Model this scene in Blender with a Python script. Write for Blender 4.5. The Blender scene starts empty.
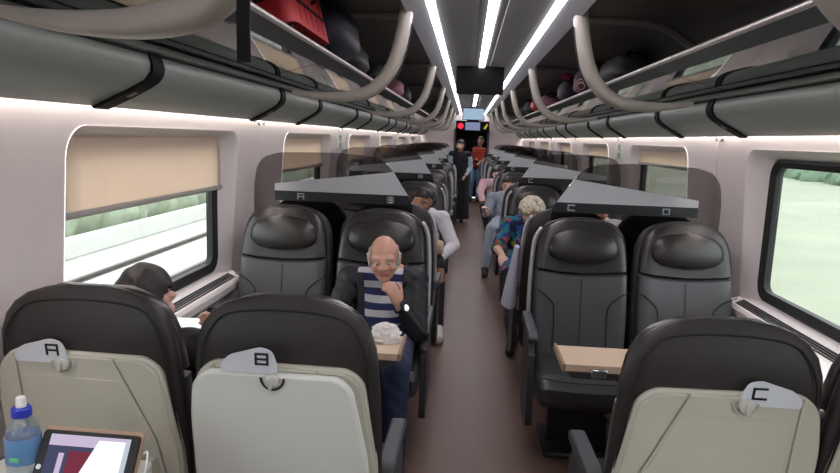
import bpy, bmesh, math, random
import numpy as np
from mathutils import Vector, Matrix, Euler
from math import sin, cos, pi, radians as RAD
random.seed(7)
S = bpy.context.scene
COL = S.collection

# ------------------------------------------------------------------ camera, world, exposure
def setup_camera():
    F = 640.0; vp = (468.0, 139.0); slope = .036
    y = Vector(((vp[0]-420)/F, -(vp[1]-236.5)/F, -1)).normalized()
    x = Vector((1, -slope, 0)); x = (x - y*x.dot(y)).normalized()
    z = x.cross(y)
    cd = bpy.data.cameras.new('camera'); cd.sensor_width = 36; cd.lens = F/840*36; cd.clip_start = .02; cd.clip_end = 500
    o = bpy.data.objects.new('camera', cd); COL.objects.link(o)
    o.matrix_world = Matrix.Translation((-.095, 0, 1.55)) @ Matrix((x, y, z)).to_4x4()
    S.camera = o
setup_camera()
w = bpy.data.worlds.new('overcast_sky'); S.world = w; w.use_nodes = True
bgn = w.node_tree.nodes['Background']; bgn.inputs[0].default_value = (.90, .96, 1, 1); bgn.inputs[1].default_value = 3.4
S.view_settings.view_transform = 'Standard'; S.view_settings.look = 'None'
S.view_settings.gamma = 1; S.view_settings.use_curve_mapping = False
S.view_settings.exposure = 0.25
CEIL_E, WASH_E = 13.5, 52.0
cy = S.cycles
cy.use_denoising = True
cy.max_bounces = 10; cy.transparent_max_bounces = 48; cy.diffuse_bounces = 5; cy.glossy_bounces = 4; cy.transmission_bounces = 8
cy.sample_clamp_indirect = 6; cy.caustics_reflective = False; cy.caustics_refractive = False

# ------------------------------------------------------------------ materials
MT = {}
def mat(name, col, rough=.5, metal=0, noise=0, nscale=30, bump=0, bscale=200, emit=None, es=1, spec=.5, coat=0, sheen=0, trans=0, ior=1.45):
    m = bpy.data.materials.new(name); m.use_nodes = True; nt = m.node_tree; p = nt.nodes['Principled BSDF']
    p.inputs['Base Color'].default_value = (*col, 1); p.inputs['Roughness'].default_value = rough
    p.inputs['Metallic'].default_value = metal; p.inputs['Specular IOR Level'].default_value = spec
    p.inputs['Coat Weight'].default_value = coat; p.inputs['Sheen Weight'].default_value = sheen
    p.inputs['Transmission Weight'].default_value = trans; p.inputs['IOR'].default_value = ior
    if emit: p.inputs['Emission Color'].default_value = (*emit, 1); p.inputs['Emission Strength'].default_value = es
    if noise or bump:
        tc = nt.nodes.new('ShaderNodeTexCoord')
    if noise:
        n = nt.nodes.new('ShaderNodeTexNoise'); n.inputs['Scale'].default_value = nscale; n.inputs['Detail'].default_value = 4
        nt.links.new(tc.outputs['Object'], n.inputs['Vector'])
        r = nt.nodes.new('ShaderNodeMix'); r.data_type = 'RGBA'
        r.inputs['A'].default_value = (*[c*(1-noise) for c in col], 1); r.inputs['B'].default_value = (*[min(1, c*(1+noise)) for c in col], 1)
        nt.links.new(n.outputs['Fac'], r.inputs['Factor']); nt.links.new(r.outputs['Result'], p.inputs['Base Color'])
    if bump:
        n = nt.nodes.new('ShaderNodeTexNoise'); n.inputs['Scale'].default_value = bscale; n.inputs['Detail'].default_value = 3
        nt.links.new(tc.outputs['Object'], n.inputs['Vector'])
        b = nt.nodes.new('ShaderNodeBump'); b.inputs['Strength'].default_value = bump; b.inputs['Distance'].default_value = .002
        nt.links.new(n.outputs['Fac'], b.inputs['Height']); nt.links.new(b.outputs['Normal'], p.inputs['Normal'])
    MT[name] = m; return m
def glassy(name, tint, gloss_rough=.03, ior=1.5, base=None, bfac=0, gcol=(1, 1, 1)):
    """thin sheet: tinted straight-through light mixed by Fresnel with a mirror coat"""
    m = bpy.data.materials.new(name); m.use_nodes = True; nt = m.node_tree; nt.nodes.clear()
    o = nt.nodes.new('ShaderNodeOutputMaterial'); mx = nt.nodes.new('ShaderNodeMixShader')
    t = nt.nodes.new('ShaderNodeBsdfTransparent'); t.inputs[0].default_value = (*tint, 1)
    g = nt.nodes.new('ShaderNodeBsdfGlossy'); g.inputs['Roughness'].default_value = gloss_rough; g.inputs['Color'].default_value = (*gcol, 1)
    lw = nt.nodes.new('ShaderNodeLayerWeight'); lw.inputs['Blend'].default_value = .5      # Schlick: same from both faces of the sheet
    pw = nt.nodes.new('ShaderNodeMath'); pw.operation = 'POWER'; pw.inputs[1].default_value = 5
    f = nt.nodes.new('ShaderNodeMath'); f.operation = 'MULTIPLY_ADD'; f0 = ((ior-1)/(ior+1))**2
    f.inputs[1].default_value = 1-f0; f.inputs[2].default_value = f0
    nt.links.new(lw.outputs['Facing'], pw.inputs[0]); nt.links.new(pw.outputs[0], f.inputs[0])
    src = t
    if base:
        d = nt.nodes.new('ShaderNodeBsdfDiffuse'); d.inputs[0].default_value = (*base, 1)
        m2 = nt.nodes.new('ShaderNodeMixShader'); m2.inputs[0].default_value = bfac
        nt.links.new(t.outputs[0], m2.inputs[1]); nt.links.new(d.outputs[0], m2.inputs[2]); src = m2
    nt.links.new(f.outputs[0], mx.inputs[0]); nt.links.new(src.outputs[0], mx.inputs[1]); nt.links.new(g.outputs[0], mx.inputs[2])
    nt.links.new(mx.outputs[0], o.inputs[0]); MT[name] = m; return m
def fabric_translucent(name, col, fac=.5, ribs=0):
    m = mat(name, col, .9, noise=.08, nscale=60); nt = m.node_tree; p = nt.nodes['Principled BSDF']
    o = [n for n in nt.nodes if n.type == 'OUTPUT_MATERIAL'][0]
    t = nt.nodes.new('ShaderNodeBsdfTranslucent'); t.inputs[0].default_value = (*col, 1)
    mx = nt.nodes.new('ShaderNodeMixShader'); mx.inputs[0].default_value = fac
    nt.links.new(p.outputs[0], mx.inputs[1]); nt.links.new(t.outputs[0], mx.inputs[2]); nt.links.new(mx.outputs[0], o.inputs[0])
    return m
def ramp_mat(name, stops, kind='WAVE', scale=10, axis='Z', rough=.8, interp='CONSTANT', dist=0):
    m = mat(name, stops[0][1], rough); nt = m.node_tree; p = nt.nodes['Principled BSDF']
    tc = nt.nodes.new('ShaderNodeTexCoord')
    if kind == 'WAVE':
        n = nt.nodes.new('ShaderNodeTexWave'); n.bands_direction = axis; n.inputs['Scale'].default_value = scale; n.inputs['Distortion'].default_value = dist
        out = n.outputs['Fac']
    elif kind == 'VORONOI':
        n = nt.nodes.new('ShaderNodeTexVoronoi'); n.inputs['Scale'].default_value = scale; out = n.outputs['Color']
    else:
        n = nt.nodes.new('ShaderNodeTexNoise'); n.inputs['Scale'].default_value = scale; n.inputs['Detail'].default_value = 5; out = n.outputs['Fac']
    nt.links.new(tc.outputs['Object'], n.inputs['Vector'])
    r = nt.nodes.new('ShaderNodeValToRGB'); r.color_ramp.interpolation = interp
    els = r.color_ramp.elements
    while len(els) < len(stops): els.new(.5)
    for e, (pos, c) in zip(els, stops): e.position = pos; e.color = (*c, 1)
    nt.links.new(out, r.inputs['Fac']); nt.links.new(r.outputs['Color'], p.inputs['Base Color'])
    return m
def emis(name, col, s):
    m = bpy.data.materials.new(name); m.use_nodes = True; nt = m.node_tree; nt.nodes.clear()
    o = nt.nodes.new('ShaderNodeOutputMaterial'); e = nt.nodes.new('ShaderNodeEmission')
    e.inputs[0].default_value = (*col, 1); e.inputs[1].default_value = s
    nt.links.new(e.outputs[0], o.inputs[0]); MT[name] = m; return m

mat('wall_white', (.75, .68, .67), .42, noise=.03, nscale=8)
mat('surround_white', (.74, .69, .68), .4)
mat('fascia', (.27, .31, .285), .36, noise=.05, nscale=6)
mat('fascia_rail', (.34, .36, .35), .3, metal=.4)
mat('black_rubber', (.012, .012, .013), .6)
mat('strap_black', (.007, .007, .008), .6, spec=.2)
mat('strap_grey', (.16, .16, .16), .4)
mat('ceiling_grey', (.34, .35, .39), .5)
mat('ceiling_edge', (.34, .345, .37), .5)
mat('groove_dark', (.02, .02, .022), .7)
mat('rack_lining', (.10, .093, .088), .6)
mat('bracket', (.37, .345, .31), .4)
mat('rail_metal', (.55, .50, .51), .3, metal=.6)
glassy('rack_glass', (.10, .12, .125), .035, 1.7, base=(.05, .065, .07), bfac=.5)
mat('rack_frame', (.04, .052, .06), .45, spec=.25)
mat('lining_rib', (.20, .195, .19), .5)
mat('leather', (.036, .035, .036), .36, bump=.25, bscale=260, spec=.55)
mat('leather_head', (.024, .022, .021), .30, bump=.15, bscale=260, spec=.6)
mat('leather_back', (.027, .0235, .023), .42, bump=.3, bscale=300, spec=.45)
mat('seam', (.008, .008, .008), .7)
mat('plastic_dark', (.028, .029, .033), .4)
mat('armrest_grey', (.06, .063, .07), .45)
mat('shell_edge', (.45, .44, .46), .35, metal=.3)
mat('leather_grey', (.060, .061, .066), .36, bump=.25, bscale=260, spec=.55)
mat('cream', (.47, .465, .39), .45, noise=.03, nscale=12)
mat('tray_cream', (.66, .69, .64), .4, noise=.02, nscale=12)
mat('plate', (.63, .67, .72), .35)
mat('letter_black', (.008, .008, .009), .5)
mat('letter_pale', (.45, .48, .5), .5)
mat('knob_clear', (.5, .5, .46), .2)
mat('screw', (.2, .2, .21), .3, metal=1)
glassy('smoked', (.55, .53, .53), .03, 1.2)
mat('band_grey', (.50, .52, .55), .45)
mat('strip_dark', (.014, .015, .018), .35)
glassy('window_glass', (.95, .96, .95), .01, 1.35)
fabric_translucent('blind', (.82, .70, .60), .55)
mat('blind_bar', (.38, .36, .34), .4)
mat('floor', (.135, .086, .067), .40, spec=.28, noise=.10, nscale=3, bump=.2, bscale=90)
mat('lower_wall', (.30, .29, .29), .6)
mat('tan_wood', (.62, .47, .34), .45, noise=.05, nscale=20)
mat('tan_edge', (.30, .20, .13), .5)
mat('table_dark', (.035, .03, .028), .4)
mat('table_white', (.62, .60, .58), .35)
mat('latch_metal', (.5, .5, .5), .25, metal=.9)
emis('strip_light', (1.0, .93, .97), CEIL_E)
emis('wash_light', (1.0, .88, .84), WASH_E)
emis('screen_blue', (.36, .50, .64), .8)
emis('led_blue', (.32, .38, .62), .55)
emis('led_red', (1, .03, .06), 1.2)
emis('led_yellow', (.5, .45, .05), .7)
mat('monitor_black', (.005, .005, .006), .5, spec=.06)
mat('door_grey', (.12, .12, .13), .5)
mat('door_dark', (.006, .006, .007), .4, spec=.06)
mat('sign_white', (.6, .6, .56), .5)
mat('sign_green', (.02, .22, .08), .5)
mat('chrome', (.7, .7, .7), .15, metal=1)
mat('skin', (.55, .30, .22), .5, noise=.10, nscale=25)
mat('skin_pale', (.60, .36, .28), .5, noise=.08, nscale=25)
mat('skin_brown', (.30, .15, .09), .5, noise=.08, nscale=25)
mat('lips', (.42, .16, .14), .5)
mat('eye_white', (.7, .68, .65), .2)
mat('eye_dark', (.02, .013, .01), .15)
mat('hair_dark', (.014, .010, .009), .5, noise=.5, nscale=90, bump=1, bscale=160)
mat('hair_white', (.50, .46, .42), .7, noise=.15, nscale=90, bump=1, bscale=160)
mat('hair_curly', (.62, .54, .44), .8, noise=.2, nscale=60)
mat('jacket_black', (.011, .011, .014), .6, bump=.5, bscale=60)
mat('strap_cloth', (.010, .010, .012), .8)
ramp_mat('striped', [(0, (.62, .62, .66)), (.5, (.03, .035, .13))], 'WAVE', 4.6, 'Z', .85, dist=.6)
mat('jeans', (.022, .032, .075), .85, noise=.3, nscale=60)
mat('jeans_light', (.16, .27, .42), .85, noise=.2, nscale=40)
mat('denim_pale', (.28, .31, .38), .85, noise=.2, nscale=30)
mat('shirt_white', (.62, .60, .63), .8, noise=.05, nscale=20)
mat('shirt_red', (.28, .03, .02), .8)
mat('shirt_pink', (.58, .37, .40), .85, noise=.1, nscale=20)
mat('shirt_blue', (.42, .53, .60), .85)
mat('cloth_dark', (.012, .012, .016), .85, noise=.2, nscale=30)
mat('cloth_lilac', (.47, .46, .55), .85, noise=.05, nscale=20)
ramp_mat('floral', [(0, (.01, .02, .08)), (.36, (.01, .16, .22)), (.5, (.02, .05, .25)), (.6, (.30, .26, .02)), (.68, (.03, .18, .05)), (.78, (.35, .05, .04))], 'VORONOI', 26, rough=.8)
mat('shoe_black', (.008, .007, .007), .35)
mat('shoe_white', (.55, .52, .5), .6)
mat('bag_tan', (.48, .35, .25), .6)
mat('red_case', (.42, .016, .022), .45)
mat('bag_black', (.010, .010, .014), .6, noise=.4, nscale=15, bump=.8, bscale=30)
mat('bag_navy', (.015, .014, .030), .6, noise=.4, nscale=15, bump=.8, bscale=30)
mat('bag_pink', (.55, .06, .16), .6)
mat('bag_rose', (.30, .13, .17), .7, noise=.3, nscale=20)
ramp_mat('plaid', [(0, (.03, .03, .04)), (.45, (.35, .06, .06)), (.62, (.5, .46, .44)), (.75, (.12, .03, .05))], 'WAVE', 6, 'DIAGONAL', .8, dist=1)
mat('bottle_cap_blue', (.02, .04, .42), .35)
mat('bottle_cap_white', (.75, .75, .75), .4)
glassy('bottle_label', (.5, .65, .85), .2, 1.4, base=(.16, .34, .62), bfac=.7)
mat('label_green', (.12, .50, .22), .4)
glassy('bottle_clear', (.78, .84, .88), .03, 1.5, base=(.5, .56, .6), bfac=.22)
mat('tablet_black', (.008, .008, .009), .3, spec=.25)
mat('case_tan', (.42, .28, .19), .6)
mat('cable_white', (.75, .75, .75), .4)
emis('ui_dark', (.055, .06, .11), 1); emis('ui_lilac', (.50, .42, .56), 1); emis('ui_red', (.16, .03, .05), 1); emis('glare_white', (.9, .92, 1), 1.15); emis('ui_grey', (.45, .5, .56), 1)
mat('phone', (.02, .02, .022), .15)
mat('paper_white', (.75, .73, .72), .8)
mat('concrete', (.55, .55, .52), .9, noise=.12, nscale=2)
mat('gravel', (.44, .43, .40), .95, noise=.3, nscale=5)
mat('steel_rail', (.14, .12, .11), .4, metal=.5)
mat('grass', (.235, .255, .185), .95, noise=.25, nscale=.35)
mat('hedge_pale', (.30, .35, .25), .9, noise=.5, nscale=1.6)
mat('trees', (.12, .18, .12), .9, noise=.5, nscale=.5)

# ------------------------------------------------------------------ mesh helpers
def mesh(name, v, f, smooth=True, ang=38):
    m = bpy.data.meshes.new(name); m.from_pydata([tuple(p) for p in v], [], f); m.update()
    bm = bmesh.new(); bm.from_mesh(m); bmesh.ops.recalc_face_normals(bm, faces=bm.faces); bm.to_mesh(m); bm.free()
    if smooth:
        m.polygons.foreach_set('use_smooth', [True]*len(m.polygons)); m.set_sharp_from_angle(angle=RAD(ang))
    return m
def ob(name, me, m=None, parent=None, loc=None, rot=None, kind=None):
    o = bpy.data.objects.new(name, me); COL.objects.link(o)
    if m:
        me.materials.clear(); me.materials.append(MT[m] if isinstance(m, str) else m)
    if parent: o.parent = parent
    if loc is not None: o.location = loc
    if rot is not None: o.rotation_euler = rot
    if kind: o['kind'] = kind
    return o
def thing(name, label, cat, loc=(0, 0, 0), rz=0, group=None):
    o = bpy.data.objects.new(name, None); COL.objects.link(o); o.empty_display_size = .1
    o.location = loc; o.rotation_euler = (0, 0, rz); tag(o, label, cat, group); return o
def tag(o, label, cat, group=None):
    o['label'] = label; o['category'] = cat
    if group: o['group'] = group
    return o
def copy_tree(o, parent=None):
    c = o.copy(); COL.objects.link(c)
    if parent: c.parent = parent
    for ch in list(o.children): copy_tree(ch, c)
    return c
class B:
    """collects primitive shapes into one mesh"""
    def __init__(s): s.v = []; s.f = []
    def add(s, v, f):
        n = len(s.v); s.v += [Vector(p) for p in v]; s.f += [tuple(i+n for i in q) for q in f]; return s
    def box(s, c, d, bev=0, R=None):
        x, y, z = (q/2 for q in d); c = Vector(c)
        if not bev:
            v = [Vector((sx*x, sy*y, sz*z)) for sx in (-1, 1) for sy in (-1, 1) for sz in (-1, 1)]
            f = [(0, 1, 3, 2), (4, 6, 7, 5), (0, 4, 5, 1), (2, 3, 7, 6), (0, 2, 6, 4), (1, 5, 7, 3)]
        else:
            b = bev; v = []; idx = {}
            for sx in (-1, 1):
                for sy in (-1, 1):
                    for sz in (-1, 1):
                        for a in range(3):
                            p = [sx*(x-b), sy*(y-b), sz*(z-b)]; p[a] = (sx*x, sy*y, sz*z)[a]
                            idx[sx, sy, sz, a] = len(v); v.append(Vector(p))
            f = []
            for a in range(3):
                for sg in (-1, 1):
                    k = [(1, 1), (1, -1), (-1, -1), (-1, 1)]; q = []
                    for p1, p2 in k:
                        t = [p1, p2]; t.insert(a, sg); q.append(idx[t[0], t[1], t[2], a])
                    f.append(tuple(q))
            for a in range(3):
                b1, b2 = [i for i in range(3) if i != a]
                for s1 in (-1, 1):
                    for s2 in (-1, 1):
                        def key(sa, ax):
                            t = [0, 0, 0]; t[a] = sa; t[b1] = s1; t[b2] = s2; return idx[t[0], t[1], t[2], ax]
                        f.append((key(-1, b1), key(1, b1), key(1, b2), key(-1, b2)))
            for sx in (-1, 1):
                for sy in (-1, 1):
                    for sz in (-1, 1): f.append(tuple(idx[sx, sy, sz, a] for a in range(3)))
        if R: v = [R @ p for p in v]
        return s.add([p+c for p in v], f)
    def loft(s, secs, cap=True, closed=True):
        n = len(secs[0]); v = [p for q in secs for p in q]; f = []
        for i in range(len(secs)-1):
            for j in range(n if closed else n-1):
                k = (j+1) % n; f.append((i*n+j, i*n+k, (i+1)*n+k, (i+1)*n+j))
        if cap and closed: f += [tuple(range(n))[::-1], tuple((len(secs)-1)*n+j for j in range(n))]
        return s.add(v, f)
    def tube(s, path, r, n=10, closed=False, sx=1.0):
        P = [Vector(p) for p in path]; secs = []; L = len(P); N = None
        for i, p in enumerate(P):
            t = ((P[(i+1) % L] if (closed or i < L-1) else P[i]) - (P[i-1] if (closed or i > 0) else P[i])).normalized()
            if N is None:
                N = Vector((0, 0, 1)) if abs(t.z) < .9 else Vector((1, 0, 0))
            N = (N - t*N.dot(t)).normalized(); b = t.cross(N)
            rr = r[i] if isinstance(r, (list, tuple)) else r
            secs.append([p + N*rr*cos(2*pi*j/n) + b*rr*sx*sin(2*pi*j/n) for j in range(n)])
        if closed: secs.append(secs[0])
        return s.loft(secs, cap=not closed)
    def revolve(s, prof, c=(0, 0, 0), n=20, R=None):
        c = Vector(c); secs = []
        for r, z in prof:
            q = [Vector((r*cos(2*pi*j/n), r*sin(2*pi*j/n), z)) for j in range(n)]
            secs.append([(R @ p if R else p)+c for p in q])
        return s.loft(secs)
    def prism(s, pts, fn, d0, d1):
        """closed 2D outline pts -> fn(u,v,depth)"""
        return s.loft([[fn(u, v, d0) for u, v in pts], [fn(u, v, d1) for u, v in pts]])
    def ell(s, c, r, R=None, n=14, m=9):
        c = Vector(c); v = [Vector((0, 0, -r[2]))]; f = []
        for i in range(1, m):
            a = -pi/2 + pi*i/m
            v += [Vector((r[0]*cos(a)*cos(2*pi*j/n), r[1]*cos(a)*sin(2*pi*j/n), r[2]*sin(a))) for j in range(n)]
        v.append(Vector((0, 0, r[2]))); L = len(v)-1
        for j in range(n):
            k = (j+1) % n; f.append((0, 1+k, 1+j)); f.append((L, L-n+j, L-n+k))
            for i in range(m-2): f.append((1+i*n+j, 1+i*n+k, 1+(i+1)*n+k, 1+(i+1)*n+j))
        if R: v = [R @ p for p in v]
        return s.add([p+c for p in v], f)
    def out(s, name, m, parent=None, smooth=True, ang=38, **k):
        return ob(name, mesh(name, s.v, s.f, smooth, ang), m, parent, **k)
def rrect(x0, x1, y0, y1, r, n=6):
    p = []
    for cx, cy_, a0 in ((x1-r, y1-r, 0), (x0+r, y1-r, 90), (x0+r, y0+r, 180), (x1-r, y0+r, 270)):
        for i in range(n+1):
            a = RAD(a0+90*i/n); p.append((cx+r*cos(a), cy_+r*sin(a)))
    return p
def round_poly(pts, r, n=4):
    out = []; L = len(pts)
    for i, p in enumerate(pts):
        p = Vector(p); a = Vector(pts[i-1])-p; b = Vector(pts[(i+1) % L])-p
        rr = min(r, a.length*.45, b.length*.45); a = p+a.normalized()*rr; b = p+b.normalized()*rr
        for k in range(n+1):
            t = k/n; out.append(tuple(a*(1-t)**2+p*2*t*(1-t)+b*t*t))
    return out
def smooth_path(pts, n=5):
    P = [Vector(p) for p in pts]; P = [P[0]]+P+[P[-1]]; out = []
    for i in range(1, len(P)-2):
        for k in range(n):
            t = k/n; a, b, c, d = P[i-1:i+3]
            out.append(.5*((2*b)+(c-a)*t+(2*a-5*b+4*c-d)*t*t+(3*b-a-3*c+d)*t**3))
    out.append(P[-2]); return out

# ------------------------------------------------------------------ the setting
Y0, Y1, P = -2.9, 17.2, 2.4
def XW(z): return 1.385 - .05*max(0, z-.9)/.7
o = B().box((0, (Y0+Y1)/2, -.03), (2.9, Y1-Y0, .06)).out('floor', 'floor', kind='structure')

# walls: one moulded panel per window module, a recess for every window
def ring_to_rect(pts, x0, x1, y0, y1):
    cx, cy_ = (x0+x1)/2, (y0+y1)/2; out = []
    for x, y in pts:
        dx, dy = x-cx, y-cy_; hx, hy = (x1-x0)/2, (y1-y0)/2
        out.append((dx, dy))
    # snap corner arcs' middle points to rectangle corners, others straight out
    n = len(pts)//4; res = []
    for c in range(4):
        for i in range(n):
            x, y = pts[c*n+i]; t = i/(n-1)
            X = x1 if c in (0, 3) else x0; Yv = y1 if c in (0, 1) else y0
            horiz_first = c in (0, 2)
            if abs(t-.5) < .01: res.append((X, Yv))
            elif (t < .5) == horiz_first: res.append((X, y))
            else: res.append((x, Yv))
    return res
lower = {}
wall_obj = {}
for s, side in ((-1, 'left'), (1, 'right')):
    b = B()
    prof = [(1.39, 0), (1.39, .60), (1.39+.09, .60), (1.48, 0)]
    b.loft([[Vector((s*x, y, z)) for x, z in prof] for y in (Y0, Y1)])
    wl = b.out('wall_'+side, 'lower_wall', kind='structure', smooth=False)
    wall_obj[s] = wl
    for k in range(-2, 7):
        ya, yb = max(Y0, 1.44+P*k)+.004, min(Y1, 3.84+P*k)-.004
        if k < 6:
            hole = rrect(1.925+P*k, 3.44+P*k, .735, 1.55, .10)
            if k == -2: hole = rrect(-2.80, 3.44+P*k, .735, 1.55, .10)
            outer = ring_to_rect(hole, ya, yb, .60, 1.68)
            mid = [(a[0]*.35+c[0]*.65, a[1]*.35+c[1]*.65) for a, c in zip(outer, hole)]
            q = B()
            back = [Vector((s*(XW(z)+.03), y, z)) for y, z in outer]
            q.loft([back, [Vector((s*XW(z), y, z)) for y, z in outer], [Vector((s*XW(z), y, z)) for y, z in mid], [Vector((s*XW(z), y, z)) for y, z in hole]], cap=False)
            q.out('wall_panel', 'wall_white', wl)
            # window: surround, gasket, pane
            w0, w1 = (1.97+P*k if k > -2 else -2.7), 3.33+P*k
            inner = rrect(w0, w1, .80, 1.505, .085)
            root = thing('window_%d' % (k+3 if s < 0 else k+11), '', '', (0, 0, 0))
            del root['label'], root['category']; root['kind'] = 'structure'
            hole2 = [(y+(0.004 if y > (w0+w1)/2 else -.004), z) for y, z in hole]
            B().loft([[Vector((s*(XW(z)-.003), y, z)) for y, z in hole], [Vector((s*(XW(z)+.006), y, z)) for y, z in rrect(w0-.035, w1+.08, .752, 1.54, .10)],
                      [Vector((s*1.425, y, z)) for y, z in inner]], cap=False).out('surround', 'surround_white', root, ang=60)
            gi = rrect(w0+.045, w1-.045, .845, 1.465, .05); go = inner
            B().loft([[Vector((s*1.462, y, z)) for y, z in go], [Vector((s*1.418, y, z)) for y, z in go], [Vector((s*1.414, y, z)) for y, z in rrect(w0+.012, w1-.012, .812, 1.493, .075)], [Vector((s*1.43, y, z)) for y, z in gi],
                      [Vector((s*1.462, y, z)) for y, z in gi]], cap=False).out('gasket', 'black_rubber', root)
            B().prism(rrect(w0+.035, w1-.035, .835, 1.475, .05), lambda u, v, d: Vector((s*d, u, v)), 1.44, 1.446).out('pane', 'window_glass', root, smooth=False)
        else:
            B().loft([[Vector((s*x, y, z)) for x, z in ((XW(.6), .6), (XW(1.1), 1.1), (XW(1.68), 1.68), (XW(1.68)+.03, 1.68), (XW(.6)+.03, .6))] for y in (ya, yb)]).out('wall_panel', 'wall_white', wl)
        # outer skin between the windows (keeps daylight out of the wall)
        # coat hook at the head of the pier
        if k < 6:
            hk = thing('coat_hook', '', '', (s*(XW(1.6)-.004), 3.95+P*k-.2, 1.598))
            B().box((-s*.004, 0, 0), (.008, .03, .026), .003).out('hook_plate', 'chrome', hk)
            B().tube(smooth_path([(-s*.006, 0, .004), (-s*.026, 0, .0), (-s*.034, 0, -.012), (-s*.036, 0, .012)]), .0045, 8).out('hook_arm', 'chrome', hk)
            tag(hk, 'small chrome coat hook at the top of the %s wall, %s pier from the camera' % (side, ['', 'nearest', 'second', 'third', 'fourth', 'fifth', 'sixth', 'seventh'][k+2]), 'coat hook', 'coat hooks along the walls')
            if k == -2: hk['label'] = 'small chrome coat hook on the %s wall behind the camera' % side
        # sill with vent
        if k < 6:
            w0, w1 = 1.92+P*k, 3.44+P*k
            if k == -2: w0 = -2.85
            sl = B().loft([[Vector((s*x, y, z)) for x, z in ((1.43, .80), (1.372, .768), (1.325, .752), (1.315, .735), (1.32, .70), (1.39, .64))] for y in (w0, w1)]).out('window_sill', 'surround_white', bpy.data.objects['window_%d' % (k+3 if s < 0 else k+11)], ang=30)
            v = B()
            for j in range(4):
                t = j/3; x = 1.338+.034*t; z = .7585+.016*t
                v.box((s*x, (w0+w1)/2, z), (.006, w1-w0-.16, .006))
            v.out('sill_vent', 'plastic_dark', sl, smooth=False)
ORD = ['first', 'second', 'third', 'fourth', 'fifth', 'sixth']

# roller blinds
for s, side in ((-1, 'left'), (1, 'right')):
    for k in range(0, 6):
        bot = 1.25 if s < 0 else 1.40
        if s > 0 and k == 0: continue
        if s < 0 and k == 1: bot = 1.275
        w0, w1 = 1.965+P*k, 3.335+P*k
        rt = thing('roller_blind', 'beige roller blind drawn %s the %s window along the %s wall' % ('halfway down' if s < 0 else 'a little way down', ORD[k], side), 'blind', (s*1.402, (w0+w1)/2, bot), 0, 'beige window blinds')
        n = 60; pts = []
        for i in range(n+1):
            y = (w0-w1)/2+(w1-w0)*i/n
            pts.append((.0025*sin(i*2.1)+.001*sin(i*.7), y))
        f = B(); loop = [(x-.001, y) for x, y in pts]+[(x+.001, y) for x, y in pts[::-1]]
        f.loft([[Vector((x, y, z)) for x, y in loop] for z in (0.01, 1.512-bot)]).out('blind_fabric', 'blind', rt)
        B().box((0, 0, 0), (.018, w1-w0+.02, .024), .006).out('bottom_bar', 'blind_bar', rt)

# end wall with door
b = B()
for x0, x1, z0, z1 in ((-1.5, -.42, 0, 2.3), (.42, 1.5, 0, 2.3), (-.42, .42, 1.76, 2.3)):
    b.box(((x0+x1)/2, Y1+.04, (z0+z1)/2), (x1-x0, .08, z1-z0))
b.out('wall_far', 'wall_white', smooth=False, kind='structure')
B().box((0, Y0-.04, 1.15), (3.0, .08, 2.4)).out('wall_near', 'wall_white', smooth=False, kind='structure')
dr = thing('door_1', '', ''); del dr['label'], dr['category']; dr['kind'] = 'structure'
b = B()
for x in (-.44, .44): b.box((x, Y1-.005, .89), (.05, .04, 1.78), .005)
b.box((0, Y1-.005, 1.785), (.93, .04, .05), .005).out('door_frame', 'door_grey', dr)
b = B(); b.prism(rrect(-.42, .42, .01, 1.76, .02), lambda u, v, d: Vector((u, d, v)), Y1+.05, Y1+.08).out('door_leaf', 'door_dark', dr)
B().prism(rrect(-.26, .26, .75, 1.6, .06), lambda u, v, d: Vector((u, d, v)), Y1+.04, Y1+.05).out('door_glass', 'monitor_black', dr)
B().box((.34, Y1+.035, .95), (.025, .03, .22), .008).out('door_handle', 'chrome', dr)

# ceiling: centre panel with grooves, coved edges, three light strips
b = B()
def strip(b, x0, x1, z, h=.03): b.box(((x0+x1)/2, (Y0+Y1)/2, z+h/2), (x1-x0, Y1-Y0, h))
ce = B()
strip(ce, -.285, -.07, 2.2); strip(ce, .07, .285, 2.2)
prof = [(.330, 2.195), (.425, 2.155), (.43, 2.165), (.43, 2.2), (.335, 2.23)]
for s in (-1, 1): ce.loft([[Vector((s*x, y, z)) for x, z in prof] for y in (Y0, Y1)])
ceil = ce.out('ceiling', 'ceiling_grey', smooth=False, kind='structure')
g = B(); strip(g, -.46, .46, 2.235, .04)
for s in (-1, 1): g.box((s*.052, (Y0+Y1)/2, 2.222), (.036, Y1-Y0, .03))
g.out('ceiling_groove', 'groove_dark', ceil, smooth=False)
for x, wd, nm in ((-.307, .034, 'left'), (0, .048, 'middle'), (.307, .034, 'right')):
    t = thing('ceiling_light', 'long white strip light along the ceiling, the %s one of three' % nm, 'light', (x, (Y0+Y1)/2, 2.2))
    B().box((0, 0, .003), (wd, Y1-Y0-.02, .022), .003).out('diffuser', 'strip_light', t, smooth=False)
    hs = B(); hs.box((0, 0, .026), (wd+.004, Y1-Y0-.02, .018)); 
    hs.out('housing', 'ceiling_edge', t, smooth=False)

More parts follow.
